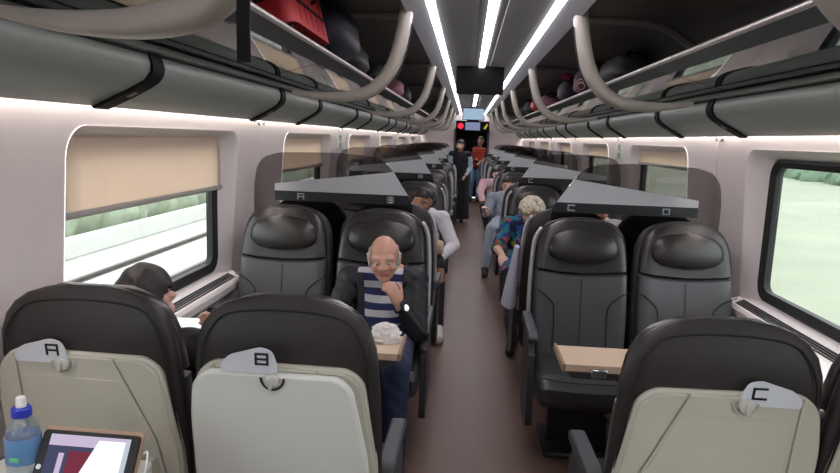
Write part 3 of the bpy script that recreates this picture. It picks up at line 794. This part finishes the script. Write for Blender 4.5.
def T(u, v, d): return Vector((u, v*cos(RAD(58))-d*sin(RAD(58)), v*sin(RAD(58))+d*cos(RAD(58))))
B().prism(rrect(-.122, .122, 0, .181, .010), T, -.009, .0).out('case', 'case_tan', t)
b = B().prism(rrect(-.118, .118, .003, .172, .009), T, -.002, .0075).out('tablet_body', 'tablet_black', t)
W_, H_ = .098, .076
sc = B().prism([(-W_, .013), (W_, .013), (W_, .163), (-W_, .163)], T, .0074, .0079).out('screen', 'ui_dark', t, smooth=False)
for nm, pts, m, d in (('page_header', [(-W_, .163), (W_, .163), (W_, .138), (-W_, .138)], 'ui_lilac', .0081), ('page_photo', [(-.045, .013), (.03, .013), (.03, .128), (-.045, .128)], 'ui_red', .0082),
                      ('page_column', [(-.068, .013), (-.055, .013), (-.055, .122), (-.068, .122)], 'ui_lilac', .0083), ('painted_glare', [(-.035, .013), (W_-.012, .013), (W_-.012, .155), (.022, .155)], 'glare_white', .0086), ('page_edge', [(W_-.012, .013), (W_, .013), (W_, .163), (W_-.012, .163)], 'ui_grey', .0085)):  # white wedge: window reflection painted on as a glowing shape, not page content
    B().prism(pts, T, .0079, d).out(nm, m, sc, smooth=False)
B().revolve([(0, 0), (.006, 0), (.006, .001), (0, .001)], T(-.108, .088, .0072), 16, Matrix.Rotation(RAD(58), 3, 'X')).out('home_button', 'plate', t)
c = B().tube(smooth_path([(-.812, 1.343, TZ+.120), (-.802, 1.34, TZ+.128), (-.793, 1.32, TZ+.115), (-.794, 1.30, TZ+.07), (-.797, 1.27, TZ+.02), (-.82, 1.20, TZ+.003), (-.9, 1.17, TZ+.003), (-1.0, 1.20, TZ+.003)]), .0022, 8).out('charging_cable', 'cable_white')
tag(c, 'thin white cable looping from the right edge of the tablet', 'cable')
c = B().tube(smooth_path([(-1.075, 1.25, TZ+.05), (-1.09, 1.22, TZ+.035), (-1.14, 1.20, TZ+.02), (-1.2, 1.21, TZ+.012), (-1.25, 1.25, TZ+.003)]), .0026, 8).out('earphone_cable', 'cable_white')
tag(c, 'white earphone cable curling in front of the water bottle', 'cable')

# ------------------------------------------------------------------ people
def frame(fwd_yaw, pitch=0, roll=0):
    """columns: right, back, up for a head that faces -Y when yaw is 0"""
    return (Matrix.Rotation(fwd_yaw, 3, 'Z') @ Matrix.Rotation(pitch, 3, 'X') @ Matrix.Rotation(roll, 3, 'Y'))
def person(label, base, J, clothes, skin='skin', hair=('full', 'hair_dark'), yaw=0, pitch=0, roll=0, vox=.010, s=1.0, face=True, hands=None, stand=False):
    root = thing('person', label, 'person', base)
    bs = Vector(base); J = {k: (Vector(v) if isinstance(v, tuple) else v) for k, v in J.items()}
    prim = []
    def cap(a, c, ra, rc, lab): prim.append(('c', Vector(a), Vector(c), ra*s, rc*s, lab))
    def ell(c, R, r, lab): prim.append(('e', Vector(c), R, Vector(r)*s, lab))
    pv, ch, nk, hd = J['pelvis'], J['chest'], J['neck'], J['head']
    sL, sR = J['shL'], J['shR']; ax = (sL-sR).normalized()
    up = (nk-pv).normalized(); fw = ax.cross(up)
    Rt = Matrix((ax, -fw, up)).transposed()
    ell(pv, Rt, (.165, .125, .12), 'hips'); ell(pv*.5+ch*.5, Rt, (.150, .115, .17), 'torso'); ell(ch, Rt, (.165, .115, .16), 'torso')
    cap(sL, sR, .062, .062, 'torso'); cap(ch, nk, .07, .055, 'torso'); cap(nk-(hd-nk)*.1, hd-(hd-nk)*.15, .055, .05, 'neck')
    for sd in 'LR':
        sh, el, wr = J['sh'+sd], J['el'+sd], J['wr'+sd]
        cap(sh, el, .056, .043, 'uarm'+sd); cap(el, wr, .042, .029, 'farm'+sd)
        hp = pv + ax*(.09 if sd == 'L' else -.09)*s; kn, an, to = J['kn'+sd], J['an'+sd], J['to'+sd]
        cap(hp, kn, .092, .062, 'thigh'); cap(kn, an, .060, .040, 'shin'); cap(an+Vector((0, 0, -.02*s)), to, .040, .032, 'foot'+sd)
        ca = kn*.66+an*.34; back = (an-kn).cross(ax).normalized()
        ell(ca, Matrix.Identity(3), (.052, .052, .09), 'shin')
        # hand: palm, four bent fingers, thumb
        d = Vector(J.get('hd'+sd, (wr-el))).normalized()
        n = Vector(J.get('pn'+sd, (0, 0, -1))); n = (n-d*n.dot(d)).normalized(); sx = d.cross(n)*(1 if sd == 'L' else -1)
        Rh = Matrix((sx, d, n)).transposed()
        pc = wr+d*.05*s; ell(pc, Rh, (.040, .052, .017), 'hand'+sd)
        curl = J.get('cu'+sd, .5)
        for q, (off, ln) in enumerate(((-.030, .060), (-.010, .072), (.010, .068), (.029, .054))):
            b0 = wr+d*.085*s+sx*off*s; a = curl*.5; l = ln*s
            d1 = d*cos(a)+n*sin(a); b1 = b0+d1*l*.45; a2 = curl*1.3; d2 = d*cos(a2)+n*sin(a2); b2 = b1+d2*l*.33; a3 = curl*2.0; d3 = d*cos(a3)+n*sin(a3); b3 = b2+d3*l*.25
            cap(b0-d*.03*s, b0, .0095, .0095, 'hand'+sd); cap(b0, b1, .0095, .0088, 'hand'+sd); cap(b1, b2, .0088, .0082, 'hand'+sd); cap(b2, b3, .0082, .0070, 'hand'+sd)
        t0 = wr+d*.03*s-sx*.030*s; t1 = t0+(d*.7-sx*.7+n*.25).normalized()*.042*s; t2 = t1+(d*.9-sx*.2+n*.4).normalized()*.034*s
        cap(t0, t1, .013, .0105, 'hand'+sd); cap(t1, t2, .0105, .008, 'hand'+sd)
    H = frame(yaw, pitch, roll)
    def h(x, y, z): return hd + H @ (Vector((x, y, z))*s)
    ell(h(0, .018, .025), H, (.074, .094, .092), 'head'); ell(h(0, -.018, -.035), H, (.060, .070, .078), 'head'); ell(h(0, -.055, -.088), H, (.030, .028, .026), 'head')
    cap(h(-.045, -.072, .018), h(.045, -.072, .018), .016, .016, 'head'); cap(h(0, -.086, .012), h(0, -.106, -.026), .010, .0145, 'head')
    ell(h(-.013, -.094, -.03), H, (.010, .010, .008), 'head'); ell(h(.013, -.094, -.03), H, (.010, .010, .008), 'head')
    for q in (-1, 1):
        ell(h(q*.031, -.077, .008), H, (.019, .013, .0085), 'head'); ell(h(q*.031, -.073, -.017), H, (.018, .011, .007), 'head')
        ell(h(q*.040, -.062, -.028), H, (.024, .022, .024), 'head'); ell(h(q*.076, .012, -.008), H, (.010, .018, .032), 'head'); ell(h(q*.083, .016, .006), H, (.007, .016, .020), 'head')
    # one continuous surface
    b = B()
    for p in prim:
        if p[0] == 'c':
            _, a, c, ra, rc, _l = p; d = c-a; L_ = max(d.length, 1e-4); d = d/L_
            path = []; rad = []
            for i in range(5): t = -1+i/4; path.append(a+d*ra*t); rad.append(max(ra*math.sqrt(max(0, 1-t*t)), ra*.08))
            for i in range(5): t = i/4; path.append(c+d*rc*t); rad.append(max(rc*math.sqrt(max(0, 1-t*t)), rc*.08))
            b.tube(path, rad, 12)
        else: b.ell(p[1], p[3], p[2], 16, 10)
    me = mesh('body', [v-bs for v in b.v], b.f, False)
    tmp = bpy.data.objects.new('tmp', me); COL.objects.link(tmp)
    m = tmp.modifiers.new('r', 'REMESH'); m.mode = 'VOXEL'; m.voxel_size = vox; m = tmp.modifiers.new('s', 'SMOOTH'); m.factor = .5; m.iterations = 4
    dg = bpy.context.evaluated_depsgraph_get(); bm_ = bpy.data.meshes.new_from_object(tmp.evaluated_get(dg))
    bpy.data.objects.remove(tmp); bm_.name = 'body'
    bm_.polygons.foreach_set('use_smooth', [True]*len(bm_.polygons))
    body = ob('body', bm_, skin, root)
    # label every face with the nearest limb
    nf = len(bm_.polygons); ct = np.empty(nf*3); bm_.polygons.foreach_get('center', ct); ct = ct.reshape(-1, 3)+np.array(bs)
    best = np.full(nf, 9e9); lab = np.zeros(nf, int); names = []
    for p in prim:
        l = p[-1]
        if l not in names: names.append(l)
        if p[0] == 'c':
            a, c = np.array(p[1]), np.array(p[2]); d = c-a; t = np.clip(((ct-a)@d)/max(d@d, 1e-9), 0, 1)
            dist = np.linalg.norm(ct-(a+t[:, None]*d), axis=1)-(p[3]+(p[4]-p[3])*t)
        else:
            q = (ct-np.array(p[1]))@np.array(p[2]); rr = np.array(p[3]); dist = (np.linalg.norm(q/rr, axis=1)-1)*rr.min()
        mk = dist < best; best[mk] = dist[mk]; lab[mk] = names.index(l)
    L_ = np.array(names)[lab]
    nv = len(bm_.vertices); co = np.empty(nv*3); bm_.vertices.foreach_get('co', co); co = co.reshape(-1, 3)
    no = np.empty(nv*3); bm_.vertices.foreach_get('normal', no); no = no.reshape(-1, 3)
    polys = [tuple(p.vertices) for p in bm_.polygons]
    def shell(name, mask, mt, off, par, noise=0):
        ids = np.nonzero(mask)[0]
        if len(ids) == 0: return
        use = {}; f = []
        for i in ids: f.append(tuple(use.setdefault(v, len(use)) for v in polys[i]))
        k = np.array(list(use.keys())); vv = co[k]+no[k]*off
        if noise: vv = vv+no[k]*(noise*np.sin(vv[:, [0]]*70+vv[:, [2]]*55)*np.cos(vv[:, [1]]*62+vv[:, [2]]*30))
        mm = bpy.data.meshes.new(name); mm.from_pydata(vv.tolist(), [], f); mm.polygons.foreach_set('use_smooth', [True]*len(f))
        o = ob(name, mm, mt, par); md = o.modifiers.new('Solid', 'SOLIDIFY'); md.thickness = off*.8; md.offset = -1
        return o
    local = (ct-np.array(pv))@np.array(Rt)        # x to the left hand side, y to the back, z up the trunk
    items = []
    for it in clothes:
        if it[0] == 'shoes': items += [('shoe', ['footL'], *it[2:]), ('shoe', ['footR'], *it[2:])]
        elif it[1] == SL: items += [('sleeve', [q+sd for q in ('uarm', 'farm')], *it[2:]) for sd in 'LR']
        else: items.append(it)
    for name, labs, mt, off, cond in items:
        mk = np.isin(L_, labs)
        if cond: mk &= cond(local, ct)
        shell(name, mk, mt, off, root, .003 if off > .008 else .0015)
    hc = (ct-np.array(hd))@np.array(H)/s; isH = np.isin(L_, ['head'])
    kind, hm = hair
    if kind == 'full':
        shell('hair', isH & ((hc[:, 2] > .052+.3*np.maximum(0, -hc[:, 1]-.05)) | ((hc[:, 1] > .015) & (hc[:, 2] > -.07) & (np.abs(hc[:, 0]) < .072+.02*(hc[:, 2] > .03)))), hm, .014*s, root, .004)
    elif kind == 'fringe':
        shell('hair', isH & (hc[:, 1] > -.015) & (hc[:, 2] > -.055) & (hc[:, 2] < .052-.0*hc[:, 1]) & ((np.abs(hc[:, 0]) < .077) | (hc[:, 2] > .02)), hm, .008*s, root, .003)
    elif kind == 'curly':
        b = B(); rnd = random.Random(3)
        for i in range(260):
            th = rnd.uniform(0, 2*pi); ph = math.asin(rnd.uniform(-.45, 1))
            x, y, z = cos(ph)*cos(th), cos(ph)*sin(th), sin(ph)
            if y < -.35 and z < .5: continue
            r_ = rnd.uniform(.016, .028); b.ell(h(x*.095, .022+y*.108, .03+z*.105)-bs, (r_, r_, r_), None, 7, 5)
        b.out('hair', hm, root)
    elif kind == 'long':
        shell('hair', isH & ((hc[:, 2] > .05) | (hc[:, 1] > .0)), hm, .018*s, root, .004)
    if face:
        for q in (-1, 1):
            e = B().ell(h(q*.031, -.0735, -.004)-bs, (.0125*s,)*3, None, 12, 8).out('eye', 'eye_white', root)
            B().ell(h(q*.031, -.0832, -.006)-bs, (.0058*s, .0040*s, .0058*s), H, 10, 6).out('iris', 'eye_dark', e)
            B().tube([h(q*x, y, z)-bs for x, y, z in ((.014, -.089, .021), (.030, -.089, .026), (.050, -.076, .020))], [.0035*s, .0045*s, .0025*s], 6).out('eyebrow', hm, root)
        B().tube(smooth_path([h(x, y, z)-bs for x, y, z in ((-.024, -.078, -.062), (-.010, -.0885, -.059), (0, -.0895, -.061), (.010, -.0885, -.059), (.024, -.078, -.062))], 3), .0048*s, 8).out('lips', 'lips', root)
    return root, h
def OFF(d, o): return {k: (tuple(a+b for a, b in zip(v, o)) if k[:2] not in ('hd', 'pn', 'cu') and isinstance(v, tuple) else v) for k, v in d.items()}
SL = ['uarmL', 'farmL', 'uarmR', 'farmR']
def shoes(m): return ('shoes', [], m, .007, None)
def trousers(m): return ('trousers', ['hips', 'thigh', 'shin'], m, .010, None)

# the bald man (his left is picture right)
J = dict(pelvis=(-.50, 3.10, .535), chest=(-.485, 3.195, .77), neck=(-.475, 3.15, .875), head=(-.475, 3.045, .958), shL=(-.33, 3.16, .835), shR=(-.655, 3.15, .825),
         elL=(-.300, 3.0, .62), wrL=(-.380, 2.945, .755), elR=(-.73, 3.02, .62), wrR=(-.585, 2.80, .615), knL=(-.365, 2.68, .545), knR=(-.62, 2.68, .53), anL=(-.355, 2.62, .10), anR=(-.61, 2.62, .10), toL=(-.35, 2.46, .045), toR=(-.62, 2.46, .045))
J['hdL'] = (-.045, -.03, .10); J['pnL'] = (-.75, .55, .0); J['cuL'] = .75; J['hdR'] = (.1, -.05, -.02)
chest_front = lambda l, c: (np.abs(l[:, 0]-.01) < .105) & (l[:, 1] < .03)
root, h = person('bald elderly man in black jacket and navy striped shirt, hand at his chin', (-.50, 3.05, 0), J,
    [('shirt', ['torso', 'hips', 'neck'], 'striped', .006, lambda l, c: (np.abs(l[:, 0]) < .15) & (l[:, 1] < .06) & (l[:, 2] + .0*l[:, 1] < .345+.3*np.maximum(0, np.abs(l[:, 0])-.05))),
     ('jacket', ['torso']+SL, 'jacket_black', .013, lambda l, c: ~((np.abs(l[:, 0]-.012) < .112) & (l[:, 1] < .07)) & (l[:, 2] < .42)), trousers('jeans'), shoes('shoe_black')],
    'skin', ('fringe', 'hair_white'), RAD(4), RAD(4), RAD(-3), .0065, .95)
bs = Vector((-.50, 3.05, 0))
pth = smooth_path([Vector(p)-bs for p in ((-.60, 3.17, .895), (-.592, 3.065, .845), (-.58, 3.020, .77), (-.572, 2.985, .68), (-.56, 2.955, .60))], 5)
B().loft([[p+Vector((-.017, 0, 0)), p+Vector((.017, 0, 0)), p+Vector((.017, .006, 0)), p+Vector((-.017, .006, 0))] for p in pth]).out('shoulder_strap', 'strap_cloth', root)
wr, d = Vector((-.380, 2.945, .755)), Vector((-.083, -.045, .135)).normalized()
a = d.orthogonal().normalized(); c = d.cross(a)
wt = B().tube([wr-bs-d*.012+(a*cos(q)+c*sin(q))*.034 for q in [2*pi*i/20 for i in range(20)]], .006, 8, closed=True).out('watch_strap', 'strap_black', root)
B().revolve([(0, 0), (.016, 0), (.017, .004), (.014, .007), (0, .007)], wr-bs-d*.012+Vector((.024, -.024, .006)), 16, Vector((.7, -.7, .2)).to_track_quat('Z', 'Y').to_matrix()).out('watch_face', 'chrome', wt)

# dark-haired passenger in seat A
J = dict(pelvis=(-1.08, 1.99, .545), chest=(-1.10, 1.91, .785), neck=(-1.115, 1.935, .895), head=(-1.122, 1.975, .985), shL=(-1.29, 1.93, .845), shR=(-.92, 1.93, .845), elL=(-1.29, 2.05, .62), elR=(-.90, 2.08, .63),
         wrL=(-1.12, 2.16, .69), wrR=(-.985, 2.165, .775), knL=(-1.18, 2.42, .555), knR=(-.96, 2.42, .555), anL=(-1.18, 2.44, .1), anR=(-.96, 2.44, .1), toL=(-1.19, 2.58, .045), toR=(-.95, 2.58, .045))
J['hdR'] = (-.03, .08, .06); J['pnR'] = (-.6, .0, .5); J['cuR'] = .7; J['pnL'] = (.3, 0, .9); J['hdL'] = (.1, .08, .02)
root, h = person('dark-haired passenger seen from behind in seat A, holding a phone', (-1.08, 1.99, 0), J,
    [('sweater', ['torso', 'hips']+SL, 'cloth_dark', .010, lambda l, c: l[:, 2] < .38), trousers('jeans'), shoes('shoe_black')], 'skin_pale', ('full', 'hair_dark'), pi+RAD(-8), RAD(8), 0, .007, 1.0)
t = thing('phone', 'dark phone held by the passenger in seat A', 'phone', (-1.00, 2.245, .825)); t.rotation_euler = (RAD(-25), 0, RAD(10))
B().prism(rrect(-.036, .036, -.072, .072, .010), lambda u, v, d: Vector((u, d, v)), -.004, .004).out('phone_body', 'phone', t)
B().prism(rrect(-.032, .032, -.066, .066, .006), lambda u, v, d: Vector((u, d, v)), -.0048, -.0039).out('screen', 'tablet_black', t)

# white-shirt man, second bay left
J = dict(pelvis=(-.47, 5.50, .545), chest=(-.455, 5.57, .80), neck=(-.465, 5.52, .905), head=(-.455, 5.40, 1.005), shL=(-.285, 5.53, .855), shR=(-.64, 5.55, .855), elL=(-.175, 5.42, .64), wrL=(-.30, 5.19, .56),
         elR=(-.69, 5.36, .70), wrR=(-.515, 5.24, .945), knL=(-.29, 5.03, .53), knR=(-.55, 5.05, .53), anL=(-.262, 4.84, .10), anR=(-.55, 4.9, .10), toL=(-.245, 4.66, .045), toR=(-.55, 4.72, .045))
J['hdR'] = (.02, .035, .09); J['pnR'] = (.3, .9, -.3); J['cuR'] = .6; J['hdL'] = (-.06, -.08, -.02)
person('man in a white shirt resting his forehead on his hand, aisle seat left', (-.47, 5.4, 0), J,
    [('shirt', ['torso', 'hips']+SL, 'shirt_white', .014, lambda l, c: l[:, 2] < .39), ('shorts', ['thigh', 'hips'], 'cloth_dark', .012, None), ('socks', ['shin'], 'cloth_dark', .006, lambda l, c: c[:, 2] < .42), shoes('shoe_white')], 'skin_brown', ('full', 'hair_dark'), RAD(-6), RAD(6), 0, .010, .97)
t = thing('shoulder_bag', 'tan shoulder bag on the lap of the white-shirted man', 'bag', (-.30, 5.10, .615)); soft_bag(t, 'body', 'bag_tan', (.10, .16, .12)); B().tube(smooth_path([(0, -.06, .11), (0, -.03, .16), (0, .03, .16), (0, .06, .11)]), .006, 8).out('handle', 'bag_tan', t)

# curly white-haired woman, second bay right
J = dict(pelvis=(.45, 5.47, .545), chest=(.445, 5.54, .785), neck=(.455, 5.50, .885), head=(.465, 5.40, .945), shR=(.28, 5.50, .84), shL=(.62, 5.52, .84), elR=(.195, 5.38, .64), wrR=(.225, 5.17, .625), elL=(.69, 5.36, .62), wrL=(.55, 5.15, .6),
         knR=(.28, 4.97, .53), knL=(.52, 4.97, .53), anR=(.305, 4.64, .10), anL=(.50, 4.8, .10), toR=(.275, 4.46, .045), toL=(.50, 4.64, .045))
J['hdR'] = (.0, -.1, -.04); J['cuR'] = .6
person('elderly woman with curly white hair and a colourful flowered blouse', (.45, 5.4, 0), J,
    [('blouse', ['torso', 'hips', 'uarmR', 'uarmL'], 'floral', .014, lambda l, c: l[:, 2] < .37), ('skirt', ['thigh'], 'floral', .018, None), ('stockings', ['shin'], 'cloth_dark', .009, None), shoes('shoe_black')], 'skin_pale', ('curly', 'hair_curly'), RAD(-28), RAD(35), 0, .010, .95)

# woman in the window seat behind the gap between headrests
def seated(x, y, s=1, dx=0):
    return dict(pelvis=(x, y, .545), chest=(x, y+.07, .80), neck=(x, y+.03, .905), head=(x+dx, y-.05, 1.0), shL=(x+.18, y+.04, .85), shR=(x-.18, y+.04, .85), elL=(x+.23, y-.1, .64), wrL=(x+.09, y-.3, .60), elR=(x-.23, y-.1, .64), wrR=(x-.09, y-.3, .60),
                knL=(x+.11, y-.47, .53), knR=(x-.11, y-.47, .53), anL=(x+.11, y-.55, .1), anR=(x-.11, y-.55, .1), toL=(x+.11, y-.72, .045), toR=(x-.11, y-.72, .045))
J = seated(1.03, 5.48)
person('dark-haired passenger in white, glimpsed between the two near right headrests', (1.03, 5.4, 0), J, [('shirt', ['torso', 'hips']+SL, 'shirt_white', .012, lambda l, c: l[:, 2] < .38), trousers('cloth_dark'), shoes('shoe_black')], 'skin', ('full', 'hair_dark'), RAD(10), RAD(5), 0, .012, .95)
# third and fourth bays, right aisle seats
J = seated(.42, 7.86); J.update(elR=(.17, 7.82, .66), wrR=(.13, 7.62, .74), hdR=(.0, -.1, .03), knR=(.22, 7.34, .53), anR=(.17, 7.22, .10), toR=(.16, 7.05, .045))
person('passenger in pale blue denim on the right aisle, third bay', (.42, 7.8, 0), J, [('shirt', ['torso', 'hips', 'uarmL', 'uarmR'], 'denim_pale', .014, lambda l, c: l[:, 2] < .38), trousers('denim_pale'), shoes('shoe_black')], 'skin_pale', ('full', 'hair_dark'), RAD(-6), 0, 0, .013, .97)
J = seated(.40, 10.3); J.update(shR=(.19, 10.3, .86), elR=(.13, 10.15, .74), wrR=(.18, 9.95, .60), knR=(.2, 9.8, .53))
person('passenger in a pink top leaning into the aisle, fourth bay right', (.40, 10.2, 0), J, [('sweater', ['torso', 'hips']+SL, 'shirt_pink', .018, lambda l, c: l[:, 2] < .38), trousers('cloth_dark'), shoes('shoe_black')], 'skin_pale', ('full', 'hair_dark'), 0, 0, 0, .014, .97)
# standing woman in the long dark dress
J = OFF(dict(pelvis=(-.16, 12.0, .90), chest=(-.17, 12.01, 1.18), neck=(-.175, 12.0, 1.31), head=(-.18, 11.97, 1.42), shL=(-.02, 12.0, 1.26), shR=(-.33, 12.0, 1.26), elL=(.02, 12.03, 1.03), wrL=(-.06, 11.9, .90), elR=(-.36, 12.0, 1.02), wrR=(-.32, 11.95, .80),
         knL=(-.10, 11.99, .50), knR=(-.23, 12.0, .50), anL=(-.10, 12.02, .1), anR=(-.23, 12.02, .1), toL=(-.10, 11.86, .045), toR=(-.23, 11.86, .045)), (-.05, 0, 0))
root, h = person('woman standing in the aisle in a long black skirt, pale blue sleeves', (-.21, 12.0, 0), J, [('blouse', SL, 'shirt_blue', .014, None), ('bodice', ['torso', 'hips'], 'cloth_dark', .012, lambda l, c: l[:, 2] < .415), shoes('shoe_black')], 'skin_pale', ('long', 'hair_dark'), RAD(-15), 0, 0, .013, .93)
b = B(); secs = []
for z, wx in ((.98, .165), (.88, .18), (.6, .175), (.3, .185), (.07, .20)):
    secs.append([Vector((wx*cos(a)*(1+.05*sin(7*a)*(1-z)), .85*wx*sin(a)*(1+.05*cos(7*a)*(1-z)), z)) for a in [2*pi*i/42 for i in range(42)]])
b.loft(secs).out('skirt', 'cloth_dark', root)
# standing man by the far door
J = dict(pelvis=(.17, 16.2, .90), chest=(.19, 16.2, 1.20), neck=(.20, 16.18, 1.36), head=(.22, 16.15, 1.50), shL=(.31, 16.10, 1.29), shR=(.09, 16.3, 1.29), elL=(.27, 16.02, 1.02), wrL=(.21, 15.88, .98), elR=(.06, 16.25, 1.02), wrR=(.12, 16.02, 1.05),
         knL=(.22, 16.17, .49), knR=(.05, 16.15, .49), anL=(.20, 16.22, .1), anR=(.03, 16.2, .1), toL=(.21, 16.06, .045), toR=(.02, 16.04, .045))
person('man standing by the far door in a red shirt and light blue jeans', (.17, 16.2, 0), J, [('shirt', ['torso', 'hips', 'uarmL', 'uarmR'], 'shirt_red', .014, lambda l, c: l[:, 2] < .44), trousers('jeans_light'), shoes('shoe_black')], 'skin_brown', ('full', 'hair_dark'), RAD(-20), 0, 0, .015, 1.0)
# lilac jacket hung over the armrest of the nearest away-facing aisle seat
secs = []
for i in range(11):
    u = i/10; z = .90-.36*u; hx = .014+.028*u; hy = .060+.035*u
    secs.append([Vector((.02-.035*u+hx*sin(a)*(1+.25*sin(3*a+u)), .02*u+hy*cos(a), z-.54+.03*u*cos(a))) for a in [2*pi*j/28 for j in range(28)]])
t = thing('jacket', 'pale lilac jacket hanging at the aisle side of the nearest right seat back', 'jacket', (.225, 3.98, .54))
B().loft(secs).out('cloth', 'cloth_lilac', t)

# ------------------------------------------------------------------ outside
B().box((-31.5, 8, -1.35), (60, 160, .3)).out('ground', 'gravel', smooth=False, kind='structure')
gr = B(); nx, ny = 24, 40; v = []; f = []
for i in range(nx+1):
    for j in range(ny+1):
        x = 2.0+178*(i/nx)**1.6; y = -90+230*j/ny
        v.append((x, y, -1.3+4.6*max(0, (x-14)/160)**.9+.35*sin(x*.09+y*.05)*min(1, x/30)))
f = [(i*(ny+1)+j, (i+1)*(ny+1)+j, (i+1)*(ny+1)+j+1, i*(ny+1)+j+1) for i in range(nx) for j in range(ny)]
gr.add(v, f).out('field', 'grass', kind='structure')
b = B(); b.box((0, 0, .07), (.07, 150, .03)).box((0, 0, .035), (.02, 150, .06)).box((0, 0, .01), (.14, 150, .02))
for i, (x, n) in enumerate(((-5.4, 'nearer'), (-6.85, 'farther'))):
    o = (b.out('track_rail', 'steel_rail', smooth=False) if i == 0 else bpy.data.objects['track_rail'].copy())
    if i: COL.objects.link(o)
    o.location = (x, 8, -1.2); tag(o, 'rusty steel rail outside the left windows, the %s of the pair' % n, 'rail', 'rails of the next track')
o = B().box((0, 0, .2), (.3, 150, .4), .02).out('track_wall', 'concrete', smooth=False, loc=(-8.3, 8, -1.2)); tag(o, 'low pale concrete wall beyond the track outside the left windows', 'wall')
def lumps(name, m, x, y0, y1, n, r, z, seed, label, cat):
    rnd = random.Random(seed); b = B()
    for i in range(n):
        y = y0+(y1-y0)*(i+.5)/n; q = rnd.uniform(.7, 1.2)*r
        b.ell((x+rnd.uniform(-.5, .5)*r, y, z+q*.6), (q*.9, q*1.1, q), Matrix.Rotation(rnd.uniform(0, 3), 3, 'Z'), 20, 13)
    for k, p in enumerate(b.v):
        a = .07*r*(sin(p.x*2.3/r+p.y*3.1/r)+cos(p.z*4.1/r+p.y*1.7/r)+.6*sin(p.y*9/r+p.z*7/r)); b.v[k] = p+Vector((a, a*.7, a))
    o = b.out(name, m, ang=180); tag(o, label, cat); return o
lumps('hedge', 'hedge_pale', -10.2, -20, 50, 130, .95, -1.2, 2, 'pale green hedge along the track outside the left windows', 'hedge')['kind'] = 'stuff'
lumps('tree_line', 'trees', 30, -12, 75, 170, .95, -1.2, 5, 'dark green line of trees far across the field on the right', 'trees')['kind'] = 'stuff'
